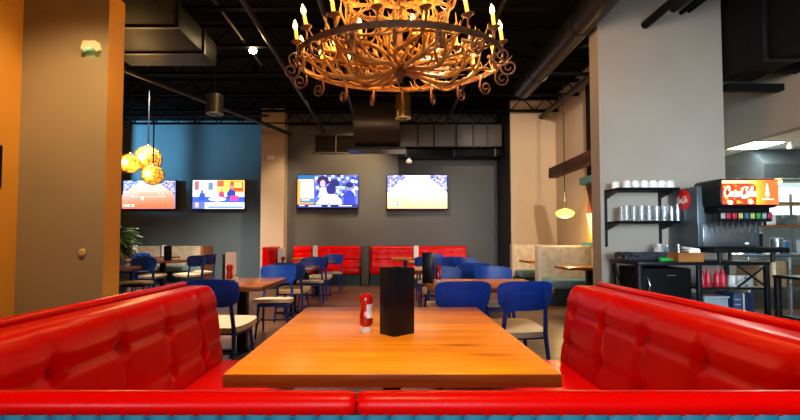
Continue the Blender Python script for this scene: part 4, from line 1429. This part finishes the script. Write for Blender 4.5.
bm = NB(); lathe(bm, [(0.049, 0), (0.051, 0.004), (0.050, 0.06), (0.040, 0.088), (0.030, 0.094), (0.028, 0.09), (0.001, 0.09)], 20)
mug_me = None
mugs = [(2.915, 5.82), (3.0, 5.70), (3.055, 5.84), (3.11, 5.70), (3.22, 5.70), (3.33, 5.70), (3.39, 5.84), (3.44, 5.70), (3.50, 5.84), (3.55, 5.70), (3.61, 5.83)]
mlab = ['first white cup upside down from the left on the upper shelf, set apart', 'second white cup from the left on the upper shelf', 'third white cup from the left on the upper shelf, in the back', 'fourth white cup from the left on the upper shelf', 'fifth white cup from the left on the upper shelf', 'sixth white cup from the left on the upper shelf', 'seventh white cup from the left on the upper shelf, in the back', 'eighth white cup from the left on the upper shelf', 'ninth white cup from the left on the upper shelf, in the back', 'second white cup from the right end of the upper shelf', 'white cup at the right end of the upper shelf']
mug0 = None
for (x, y), lab in zip(mugs, mlab):
    if mug0 is None:
        mug0 = thing('white_cup', lab, 'cup', (x, y, 1.872), group='white cups on the upper shelf')
        obj('cup_body', bm, 'china', mug0)
        bm = NB(); tube(bm, [(0.045, 0, 0.02), (0.07, 0, 0.025), (0.076, 0, 0.045), (0.066, 0, 0.066), (0.043, 0, 0.07)], 0.006, 8); obj('handle', bm, 'china', mug0)
    else:
        dup(mug0, (x, y, 1.872), R(-90 if y < 5.75 else 90), lab)
bm = NB(); lathe(bm, [(0.031, 0), (0.034, 0.003), (0.036, 0.1), (0.041, 0.19), (0.039, 0.192), (0.034, 0.1), (0.031, 0.012), (0.001, 0.01)], 18)
gl0 = None
order = ['first', 'second', 'third', 'fourth', 'fifth', 'sixth']
for j, yy in enumerate((5.70, 5.84)):
    for k in range(6):
        lab = '%s drinking glass from the left in the %s row of the lower shelf' % (order[k], ('front', 'back')[j])
        x = 2.985 + 0.096 * k + 0.012 * j
        if gl0 is None:
            gl0 = obj('drinking_glass', bm, 'glass', loc=(x, yy, 1.452)); tag(gl0, lab, 'glass', 'drinking glasses on the lower shelf')
        else:
            o = gl0.copy(); COL.objects.link(o); o.location = (x, yy, 1.452); o['label'] = lab
for k, (x, y, n) in enumerate([(3.555, 5.70, 5), (3.61, 5.86, 6), (3.645, 5.72, 7)]):
    bm = NB()
    for i in range(n):
        z = i * 0.014
        lathe(bm, [(0.04, z), (0.041, z + 0.004), (0.028, z + 0.13), (0.001, z + 0.131)], 16)
    o = obj('cup_stack', bm, 'steel', loc=(x, y, 1.452))
    tag(o, ['stack of silvery tumblers nearest the front of the lower shelf', 'stack of silvery tumblers at the right end of the lower shelf', 'stack of silvery tumblers nearest the soda fountain'][k], 'cup stack', 'tumbler stacks')

# ------------------------------------------------------------------ service counter
t = thing('service_counter', 'black metal service counter under the cup shelves', 'counter', (3.65, 5.6, 0))
x0, x1, y0, y1 = -0.77, 0.77, -0.35, 0.34
bm = NB(); box(bm, (0, 0, 0.935), (x1 - x0, y1 - y0, 0.04), bev=0.003); obj('worktop', bm, 'blackplastic', t)
for x in (x0 + 0.03, -0.05, x1 - 0.03):
    for y in (y0 + 0.03, y1 - 0.03):
        bm = NB(); box(bm, (x, y, 0.4575), (0.045, 0.045, 0.915), bev=0.003); obj('leg', bm, 'blackmetal', t)
for z in (0.64, 0.315):
    bm = NB(); box(bm, (0.36, 0, z), (0.78, 0.62, 0.025)); obj('shelf_board', bm, 'blackmetal', t)
bm = NB(); box(bm, (0, 0, 0.08), (x1 - x0 - 0.05, 0.62, 0.025)); obj('shelf_board', bm, 'blackmetal', t)
for xa, xb in ((x0 + 0.03, -0.71), (-0.02, x1 - 0.05)):
    pass
for y in (y0 + 0.03,):
    bm = NB(); tube(bm, [(0.4, y, 0.91), (0.735, y, 0.66)], 0.012, 6); tube(bm, [(0.735, y, 0.91), (0.4, y, 0.66)], 0.012, 6); obj('cross_brace', bm, 'blackmetal', t)
bm = NB(); tube(bm, [(x0 + 0.02, y0 + 0.05, 0.9), (x0 + 0.02, y1 - 0.05, 0.1)], 0.012, 6); tube(bm, [(x0 + 0.02, y1 - 0.05, 0.9), (x0 + 0.02, y0 + 0.05, 0.1)], 0.012, 6); obj('cross_brace', bm, 'blackmetal', t)
t = thing('mini_fridge', 'black mini fridge with curved chrome handle under the counter', 'fridge', (3.25, 5.6, 0.0935))
bm = NB(); box(bm, (0, 0.02, 0.395), (0.58, 0.5, 0.78), bev=0.01); obj('cabinet', bm, 'matte_black', t)
bm = NB(); box(bm, (0, -0.26, 0.395), (0.575, 0.05, 0.775), bev=0.012, seg=3); d = obj('door', bm, 'matte_black', t)
bm = NB(); tube(bm, [(-0.245, -0.285, 0.48), (-0.235, -0.31, 0.51), (-0.225, -0.318, 0.58), (-0.235, -0.31, 0.65), (-0.245, -0.285, 0.68)], 0.011, 10); obj('handle', bm, 'steel', d)
bm = NB(); box(bm, (0.05, -0.287, 0.7), (0.1, 0.004, 0.012)); obj('badge', bm, 'steel', d)

# things on the counter shelves
ZC1, ZC2 = 0.6525, 0.3275
bm = NB(); lathe(bm, [(0.036, 0), (0.038, 0.01), (0.038, 0.12), (0.02, 0.17), (0.016, 0.19), (0.018, 0.2), (0.001, 0.2)], 16)
bo = None
for k, x in enumerate((3.73, 3.82, 3.91, 4.0)):
    lab = '%s red squeeze bottle from the left on the counter shelf' % order[k]
    if bo is None:
        bo = obj('squeeze_bottle', bm, 'redpl', loc=(x, 5.42, ZC1)); tag(bo, lab, 'bottle', 'red bottles under the counter')
    else:
        o = bo.copy(); COL.objects.link(o); o.location = (x, 5.42 + 0.03 * (k % 2), ZC1); o['label'] = lab
for k, x in enumerate((4.11, 4.21, 4.31)):
    bm = NB()
    for i in range(6):
        lathe(bm, [(0.044, 0.022 * i), (0.046, 0.022 * i + 0.008), (0.042, 0.022 * i + 0.02)], 16)
    o = obj('lid_stack', bm, 'white', loc=(x, 5.45, ZC1)); tag(o, '%s stack of white cup lids from the left on the counter shelf' % order[k], 'lid stack', 'lid stacks under the counter')
t = thing('storage_bin', 'blue grey plastic bin with lid on the lower counter shelf', 'bin', (3.83, 5.5, ZC2))
bm = NB(); box(bm, (0, 0, 0.1), (0.28, 0.36, 0.2), bev=0.015); obj('tub', bm, 'bluegrey', t)
bm = NB(); box(bm, (0, 0, 0.21), (0.3, 0.38, 0.025), bev=0.008); obj('lid', bm, 'greypl', t)
t = thing('carton', 'navy blue carton with white strap beside the grey bin', 'box', (4.17, 5.5, ZC2))
bm = NB(); box(bm, (0, 0, 0.125), (0.24, 0.3, 0.25), bev=0.003); obj('box_body', bm, 'navybox', t)
bm = NB(); box(bm, (0.0, 0, 0.127), (0.02, 0.304, 0.254)); obj('strap', bm, 'paper', t)
for k in range(3):
    bm = NB(); box(bm, (-0.07, -0.151, 0.06 + 0.06 * k), (0.07, 0.003, 0.014)); obj('print_bar', bm, 'bluegrey', t)

# things on the counter top
ZT = 0.955
bm = NB()
box(bm, (0, 0, 0.05), (0.5, 0.3, 0.1), bev=0.035, seg=4)
rr = random.Random(3)
bmesh.ops.subdivide_edges(bm, edges=bm.edges[:], cuts=3, use_grid_fill=True)
for v in bm.verts:
    if v.co.z > 0.02:
        v.co += Vector((rr.uniform(-.008, .008), rr.uniform(-.008, .008), rr.uniform(-.01, .012)))
o = obj('wrapped_tray', bm, 'foil', loc=(3.08, 5.58, ZT), smooth=25); tag(o, 'black tray wrapped in plastic film lying on the service counter', 'tray')
t = thing('jug', 'white plastic bottle standing on the service counter', 'bottle', (3.45, 5.80, ZT))
bm = NB(); lathe(bm, [(0.05, 0), (0.055, 0.01), (0.055, 0.14), (0.03, 0.175), (0.025, 0.18)], 18); obj('bottle_body', bm, 'white', t)
bm = NB(); lathe(bm, [(0.03, 0.178), (0.03, 0.205), (0.001, 0.207)], 14); obj('cap', bm, 'white', t)
t = thing('jug', 'small clear bottle just right of the white bottle on the counter', 'bottle', (3.565, 5.82, ZT))
bm = NB(); lathe(bm, [(0.03, 0), (0.032, 0.01), (0.032, 0.11), (0.014, 0.15), (0.014, 0.17)], 16); obj('bottle_body', bm, 'bluegrey', t)
bm = NB(); lathe(bm, [(0.016, 0.168), (0.016, 0.19), (0.001, 0.191)], 12); obj('cap', bm, 'steel', t)
t = thing('wooden_caddy', 'honey brown wooden crate with napkins on the service counter', 'crate', (3.49, 5.34, ZT))
bm = NB()
for sx in (-1, 1):
    box(bm, (sx * 0.143, 0, 0.053), (0.014, 0.2, 0.105)); box(bm, (0, sx * 0.093, 0.053), (0.272, 0.014, 0.105))
box(bm, (0, 0, 0.008), (0.27, 0.17, 0.016)); box(bm, (-0.02, 0, 0.06), (0.012, 0.17, 0.12))
obj('crate_body', bm, 'orangewood', t)
bm = NB(); box(bm, (0, 0, 0.07), (0.14, 0.14, 0.10), bev=0.004); box(bm, (0.0, 0, 0.135), (0.13, 0.13, 0.03), rot=(0.1, 0.12, 0.2), bev=0.004)
o = obj('napkin_stack', bm, 'paper', loc=(3.55, 5.34, ZT + 0.0165)); tag(o, 'white paper napkins heaped in the wooden crate', 'napkins')
for k, (x, y) in enumerate(((3.385, 5.31), (3.415, 5.37))):
    bm = NB(); lathe(bm, [(0.022, 0), (0.03, 0.19), (0.001, 0.188)], 14)
    o = obj('cup_stack', bm, 'blackplastic' if k else 'steel', loc=(x, y, ZT + 0.0165)); tag(o, ['silver cup column standing in the wooden crate', 'black cup column standing in the wooden crate'][k], 'cup stack')
bm = NB(); lathe(bm, [(0.024, 0), (0.026, 0.01), (0.026, 0.1), (0.012, 0.13), (0.012, 0.16), (0.001, 0.161)], 16)
bmesh.ops.rotate(bm, cent=(0, 0, 0), matrix=Matrix.Rotation(PI / 2, 3, 'Y') , verts=bm.verts)
o = obj('green_bottle', bm, 'greenpl', loc=(3.16, 5.31, ZT + 0.026)); tag(o, 'green plastic bottle lying on the counter by the wooden crate', 'bottle')


# ------------------------------------------------------------------ script lettering "Coca-Cola"
def cat_rom(P, n=6):
    Q = [P[0]] + list(P) + [P[-1]]
    out = []
    for i in range(1, len(Q) - 2):
        for k in range(n):
            s = k / n
            out.append(tuple(0.5 * (2 * Q[i][d] + (Q[i + 1][d] - Q[i - 1][d]) * s + (2 * Q[i - 1][d] - 5 * Q[i][d] + 4 * Q[i + 1][d] - Q[i + 2][d]) * s * s + (3 * Q[i][d] - Q[i - 1][d] - 3 * Q[i + 1][d] + Q[i + 2][d]) * s ** 3) for d in (0, 1)))
    out.append(P[-1])
    return out


def loop_o(cx, cy=0.27, rx=0.135, ry=0.25):
    return [(cx + rx * math.cos(a), cy + ry * math.sin(a)) for a in [PI / 2 + 2 * PI * k / 10 for k in range(11)]]


def capC(x):
    return [(x + 0.50, 0.62), (x + 0.62, 0.80), (x + 0.54, 0.99), (x + 0.32, 0.98), (x + 0.12, 0.72), (x + 0.07, 0.36), (x + 0.2, 0.06), (x + 0.42, 0.06), (x + 0.62, 0.26)]


def let_a(x):
    return [loop_o(x), [(x + 0.15, 0.52), (x + 0.14, 0.2), (x + 0.18, 0.04), (x + 0.29, 0.12)]]


strokes = [capC(0.0), loop_o(0.80), [(1.22, 0.42), (1.12, 0.52), (1.0, 0.34), (1.02, 0.1), (1.14, 0.02), (1.27, 0.14)]] + let_a(1.45) + \
          [[(1.76, 0.28), (1.9, 0.31)], capC(1.82), [(1.9, 0.3), (2.0, -0.1), (2.3, -0.14), (2.6, -0.04)], loop_o(2.62), [(2.8, 0.2), (2.98, 0.62), (3.03, 0.95), (2.94, 1.0), (2.88, 0.7), (2.87, 0.2), (2.95, 0.03), (3.05, 0.12)]] + let_a(3.22)


def script_quads(x0, y0, w, shear=0.12, bold=1.0):
    """lettering as flat quads in unit coordinates: width w, height kept in proportion by the caller"""
    k = w / 3.6
    quads = []
    for st in strokes:
        c = cat_rom(st)
        for (ax, ay), (bx, by) in zip(c, c[1:]):
            dx, dy = bx - ax, by - ay
            l = math.hypot(dx, dy) or 1
            # thicker on down strokes
            t = (0.034 + 0.04 * abs(dy) / l) * bold
            nx, ny = -dy / l * t, dx / l * t
            ex, ey = dx / l * 0.02, dy / l * 0.02
            q = [(ax - ex + nx, ay - ey + ny), (bx + ex + nx, by + ey + ny), (bx + ex - nx, by + ey - ny), (ax - ex - nx, ay - ey - ny)]
            quads.append([(x0 + (u + shear * v) * k, y0 + v * k) for u, v in q])
    return quads


# ------------------------------------------------------------------ drink dispenser
DX0, DX1, DYF = 3.745, 4.445, 5.12
t = thing('soda_dispenser', 'black soda fountain with glowing red and orange Coca-Cola panel', 'drink dispenser', (4.07, 5.6, ZT))
def LX(x): return x - 4.07
def LY(y): return y - 5.6
def LZ(z): return z - ZT
bm = NB(); box(bm, (LX(4.06), LY(5.66), (LZ(1.10) + LZ(1.86)) / 2), (0.74, 0.5, 0.76), bev=0.012); obj('body', bm, 'sodagrey', t)
bm = NB(); box(bm, (LX(4.1), LY(5.36), LZ(1.75)), (DX1 - DX0, 0.48, 0.34), bev=0.06, seg=5); obj('hood', bm, 'blackplastic', t)
bm = NB(); box(bm, (LX(4.07), LY(5.36), LZ(1.56)), (0.6, 0.36, 0.06), bev=0.01); obj('valve_bar', bm, 'matte_black', t)
bm = NB(); box(bm, (LX(4.05), LY(5.40), LZ(1.265)), (0.62, 0.02, 0.27), bev=0.004); obj('splash_plate', bm, 'steel', t)
bm = NB(); lathe(bm, [(0.028, 0), (0.001, 0.003)], 16); bmesh.ops.rotate(bm, cent=(0, 0, 0), matrix=Matrix.Rotation(PI / 2, 3, 'X'), verts=bm.verts); bmesh.ops.scale(bm, vec=(1, 1, 0.5), verts=bm.verts)
bmesh.ops.translate(bm, vec=(LX(4.26), LY(5.389), LZ(1.17)), verts=bm.verts); obj('badge', bm, 'white', t)
bm = NB(); box(bm, (LX(4.07), LY(5.26), LZ(1.095)), (0.86, 0.36, 0.06), bev=0.01); obj('drip_tray', bm, 'matte_black', t)
bm = NB()
for k in range(20):
    box(bm, (LX(3.68 + 0.041 * k), LY(5.24), LZ(1.128)), (0.012, 0.28, 0.008))
obj('drip_grid', bm, 'blackmetal', t)
for sx in (3.75, 4.36):
    for sy in (5.15, 5.8):
        bm = NB(); lathe(bm, [(0.022, 0), (0.022, LZ(1.08)), (0.018, LZ(1.085))], 12, c=(LX(sx), LY(sy), 0)); obj('foot', bm, 'blackmetal', t)
vc = ['greypl', 'redpl', 'redpl', 'yellowpl', 'bluepl', 'yellowpl', 'greenpl', 'greypl', 'redpl']
for k, c in enumerate(vc):
    x = LX(3.80 + 0.0675 * k)
    bm = NB(); box(bm, (x, LY(5.20), LZ(1.475)), (0.056, 0.11, 0.11), bev=0.012, seg=2); v = obj('valve', bm, 'blackplastic', t)
    bm = NB(); box(bm, (x, LY(5.142), LZ(1.485)), (0.046, 0.008, 0.06), bev=0.003); obj('flavour_tag', bm, c, v)
    bm = NB(); lathe(bm, [(0.012, LZ(1.375)), (0.016, LZ(1.39)), (0.016, LZ(1.43))], 10, c=(x, LY(5.22), 0)); obj('nozzle', bm, 'blackplastic', v)
    bm = NB(); box(bm, (x, LY(5.27), LZ(1.36)), (0.02, 0.008, 0.12), rot=None); obj('push_lever', bm, 'steel', v)
# lit panel
pw, ph = 0.645, 0.28
pc = Pic().quad(0, 0, 1, 1, (0.95, 0.24, 0.015))
for i in range(10):
    pc.quad(0.62 + 0.02 * i, 0, 1, 1, (0.95 - 0.012 * i, 0.26 - 0.02 * i, 0.015))
pc.quad(0, 0, 0.6, 1, (0.30, 0.02, 0.005))
crowd(pc, lambda r: (r.uniform(0, 0.54), r.uniform(0, 0.84)), 90, [(0.75, 0.06, 0.01), (0.2, 0.01, 0.0), (0.95, 0.28, 0.03), (0.5, 0.03, 0.01), (0.85, 0.14, 0.02)], 0.06, 0.1, 12)
pc.quad(0, 0.86, 0.6, 0.98, (1.0, 0.5, 0.15)).quad(0.02, 0.9, 0.45, 0.95, (1.0, 0.8, 0.5)).ell(0.14, 0.08, 0.05, 0.09, (1, 0.75, 0.6)).ell(0.5, 0.1, 0.05, 0.08, (0.95, 0.6, 0.4))
for q in script_quads(0, 0, 1):
    pc.poly([(0.025 + u * 0.585, 0.32 + v * 0.585 * (pw / ph) * 1.05) for u, v in q], (1, 0.95, 0.9))
pc.poly([(0.765, 0.3), (0.815, 0.3), (0.82, 0.45), (0.81, 0.55), (0.815, 0.62), (0.797, 0.78), (0.795, 0.85), (0.783, 0.85), (0.781, 0.78), (0.763, 0.62), (0.768, 0.55), (0.76, 0.45)], (1, 0.9, 0.7))
pc.quad(0.69, 0.19, 0.9, 0.225, (1, 0.85, 0.6))
pc.build('lit_panel', pw, ph, 'panel', t, (LX(4.1), LY(5.1185), LZ(1.755)), eps=0.00002)
light('panel_glow', 'AREA', (4.1, 5.08, 1.755), 1.2, (1, 0.35, 0.08), 0.6, (R(-90), 0, 0), sy=0.25)
# round red sign on the dispenser's side
t2 = thing('round_sign', 'round red Coca-Cola disc sign on the side of the soda fountain', 'sign', (3.689, 5.66, 1.715))
bm = NB(); lathe(bm, [(0.128, 0), (0.128, 0.006), (0.122, 0.01), (0.001, 0.0105)], 36); bmesh.ops.rotate(bm, cent=(0, 0, 0), matrix=Matrix.Rotation(-PI / 2, 3, 'Y'), verts=bm.verts); obj('disc', bm, 'cokered', t2)
bm = NB()
for qi, q in enumerate(script_quads(0, 0, 0.225, bold=1.5)):
    vs = [bm.verts.new((-0.0125 - qi * 0.00002, 0.112 - u, v * 1.25 - 0.035)) for u, v in q]
    bm.faces.new(vs)
obj('lettering', bm, 'white', t2, smooth=0)

# ------------------------------------------------------------------ kitchen
t = thing('work_table', 'black steel frame work table at the right edge before the kitchen', 'table', (4.65, 4.66, 0))
bm = NB(); box(bm, (0, 0, 0.82), (1.1, 0.4, 0.03), bev=0.003); obj('tabletop', bm, 'blackmetal', t)
for sx in (-1, 1):
    for sy in (-1, 1):
        bm = NB(); box(bm, (sx * 0.52, sy * 0.17, 0.4025), (0.05, 0.05, 0.805), bev=0.003); obj('leg', bm, 'blackmetal', t)
bm = NB(); box(bm, (0, 0, 0.4), (1.0, 0.36, 0.02)); obj('shelf_board', bm, 'blackmetal', t)
bm = NB()
tube(bm, [(-0.50, -0.17, 0.8), (-0.3, -0.17, 0.55), (-0.1, -0.17, 0.42)], 0.014, 6); obj('brace', bm, 'blackmetal', t)
bm = NB(); box(bm, (0, 0, 0.07), (0.42, 0.26, 0.14), bev=0.03, seg=3)
o = obj('folded_cloth', bm, 'bluegrey', loc=(4.55, 4.66, 0.411)); tag(o, 'pale blue folded cloth on the work table shelf', 'cloth')
t = thing('pass_counter', 'stainless kitchen counter behind the soda fountain', 'counter', (6.3, 6.95, 0))
bm = NB(); box(bm, (0, 0, 0.985), (3.2, 0.9, 0.04), bev=0.004); obj('worktop', bm, 'steel', t)
bm = NB(); box(bm, (0, 0.05, 0.5), (3.1, 0.7, 0.04)); obj('shelf_board', bm, 'steel', t)
for x in (-1.5, -0.5, 0.5, 1.5):
    for y in (-0.38, 0.38):
        bm = NB(); tube(bm, [(x, y, 0), (x, y, 0.965)], 0.025, 8); obj('leg', bm, 'steel', t)
for k, (x, z, w_, h_) in enumerate(((5.6, 0.52, 0.5, 0.26), (6.3, 0.52, 0.45, 0.3), (5.6, 0.782, 0.42, 0.12))):
    t = thing('cardboard_box', ['left brown cardboard box under the kitchen counter', 'right brown cardboard box under the kitchen counter', 'flat cardboard box stacked under the kitchen counter'][k], 'box', (x, 6.8, z + 0.0005))
    bm = NB(); box(bm, (0, 0, h_ / 2), (w_, 0.4, h_), bev=0.003); obj('box_body', bm, 'cardboard', t)
    bm = NB(); box(bm, (0, 0, h_ / 2), (0.05, 0.403, h_ + 0.003)); obj('tape', bm, 'tan', t)
# containers on the kitchen counter
cols = ['bluepl', 'blackplastic', 'steel', 'bluepl', 'white', 'blackplastic', 'steel', 'bluegrey']
cn = ['blue', 'black', 'steel', 'dark blue', 'white', 'tall black', 'shiny steel', 'grey blue']
for k in range(8):
    x = 5.35 + 0.2 * k; y = 6.72 + 0.12 * (k % 2); h = (0.16, 0.3, 0.22, 0.18, 0.2, 0.34, 0.2, 0.16)[k]
    t = thing('food_container', '%s kitchen container, %s along the steel counter' % (cn[k], ['first', 'second', 'third', 'fourth', 'fifth', 'sixth', 'seventh', 'eighth'][k]), 'container', (x, y, 1.0055))
    bm = NB(); lathe(bm, [(0.065, 0), (0.075, 0.01), (0.08, h), (0.072, h), (0.066, 0.02), (0.001, 0.02)], 18); obj('tub', bm, cols[k], t)
    bm = NB(); lathe(bm, [(0.082, h), (0.082, h + 0.015), (0.001, h + 0.02)], 18); obj('lid', bm, 'greypl', t)
# heated shelf above the counter
t = thing('pass_shelf', 'wooden edged kitchen shelf on steel posts above the counter', 'shelf', (6.5, 7.2, 1.0055))
for z in (0.42, 0.78):
    bm = NB(); box(bm, (0, 0, z), (2.6, 0.35, 0.035)); obj('shelf_board', bm, 'orangewood', t)
for x in (-1.25, 0, 1.25):
    bm = NB(); tube(bm, [(x, 0.1, 0), (x, 0.1, 0.95)], 0.018, 8); obj('post', bm, 'steel', t)
for k in range(5):
    x = 5.55 + 0.34 * k
    bm = NB(); box(bm, (0, 0, 0.08), (0.26, 0.24, 0.16), bev=0.02); o = obj('food_pan', bm, ['steel', 'white', 'steel', 'tan', 'steel'][k], loc=(x, 7.14, 1.0055 + 0.4385))
    tag(o, '%s pan from the left on the lower kitchen shelf' % order[k], 'pan', 'pans on the kitchen shelf')
t = thing('range_hood', 'stainless range hood below the white kitchen ceiling', 'range hood', (7.4, 8.1, 2.24))
bm = NB(); prism(bm, [(-0.6, 0), (0.6, 0), (0.6, 0.535), (-0.35, 0.535), (-0.6, 0.25)], -1.15, 1.3, 'X'); obj('canopy', bm, 'steel', t)
bm = NB(); box(bm, (0, -0.3, -0.005), (2.2, 0.3, 0.02)); obj('filter', bm, 'galv', t)
bm = NB(); bmesh.ops.create_uvsphere(bm, u_segments=12, v_segments=8, radius=0.05, matrix=Matrix.Translation((-0.7, -0.35, -0.02))); obj('hood_lamp', bm, 'lampglow' if False else 'globebulb', t)
t = thing('cook_line', 'stainless cooking range below the hood', 'range', (7.4, 8.3, 0))
bm = NB(); box(bm, (0, 0, 0.46), (2.2, 0.8, 0.92), bev=0.01); obj('cabinet', bm, 'steel', t)
bm = NB(); box(bm, (0, 0.38, 1.2), (2.2, 0.04, 0.6)); obj('backsplash', bm, 'steel', t)
t = thing('ceiling_light', 'bright fluorescent panel in the kitchen ceiling', 'ceiling lamp', (5.95, 7.35, 2.77))
bm = NB(); box(bm, (0, 0, 0), (0.64, 0.64, 0.02)); obj('frame', bm, 'white', t)
bm = NB(); box(bm, (0, 0, -0.008), (0.56, 0.56, 0.012)); obj('diffuser', bm, 'tube', t)
t = thing('ceiling_light', 'second fluorescent panel deeper in the kitchen ceiling', 'ceiling lamp', (7.6, 10.2, 2.77))
bm = NB(); box(bm, (0, 0, 0), (0.7, 1.3, 0.02)); obj('frame', bm, 'white', t)
bm = NB(); box(bm, (0, 0, -0.008), (0.62, 1.2, 0.012)); obj('diffuser', bm, 'tube', t)
light('kitchen_light', 'AREA', (5.95, 7.35, 2.74), 25, (0.85, 1, 0.97), 0.55, sy=0.55)
light('kitchen_light', 'AREA', (7.6, 10.2, 2.74), 60, (0.85, 1, 0.97), 0.6, sy=1.2)
light('kitchen_light', 'AREA', (6.6, 4.5, 2.74), 18, (0.85, 1, 0.97), 0.6, sy=1.2)
t = thing('ceiling_sprinkler', 'white dome camera on the kitchen ceiling', 'camera', (6.35, 7.1, 2.7795))
bm = NB(); lathe(bm, [(0.001, -0.13), (0.04, -0.12), (0.05, -0.07), (0.03, -0.05), (0.03, 0.0)], 16); obj('housing', bm, 'white', t)
# black beams across the soffit by the kitchen
for k, (px, py) in enumerate(((728, 88), (744, 69), (775, 49))):
    p = at(px, py, 4.52 * 450 / (px - 391))
    bm = NB(); box(bm, (0, 0, 0), (0.8, 0.1, 0.09)); o = obj('soffit_beam', bm, 'matte_black', loc=(4.52 + 0.4, p.y, p.z))
    tag(o, ['lowest and farthest black beam beside the kitchen bulkhead', 'middle black beam beside the kitchen bulkhead', 'nearest black beam beside the kitchen bulkhead'][k], 'beam', 'soffit beams')

sc.view_settings.view_transform = 'Standard'
sc.view_settings.look = 'None'
sc.view_settings.gamma = 1.0
sc.view_settings.exposure = 0.9
sc.view_settings.use_curve_mapping = False
sc.cycles.use_denoising = True
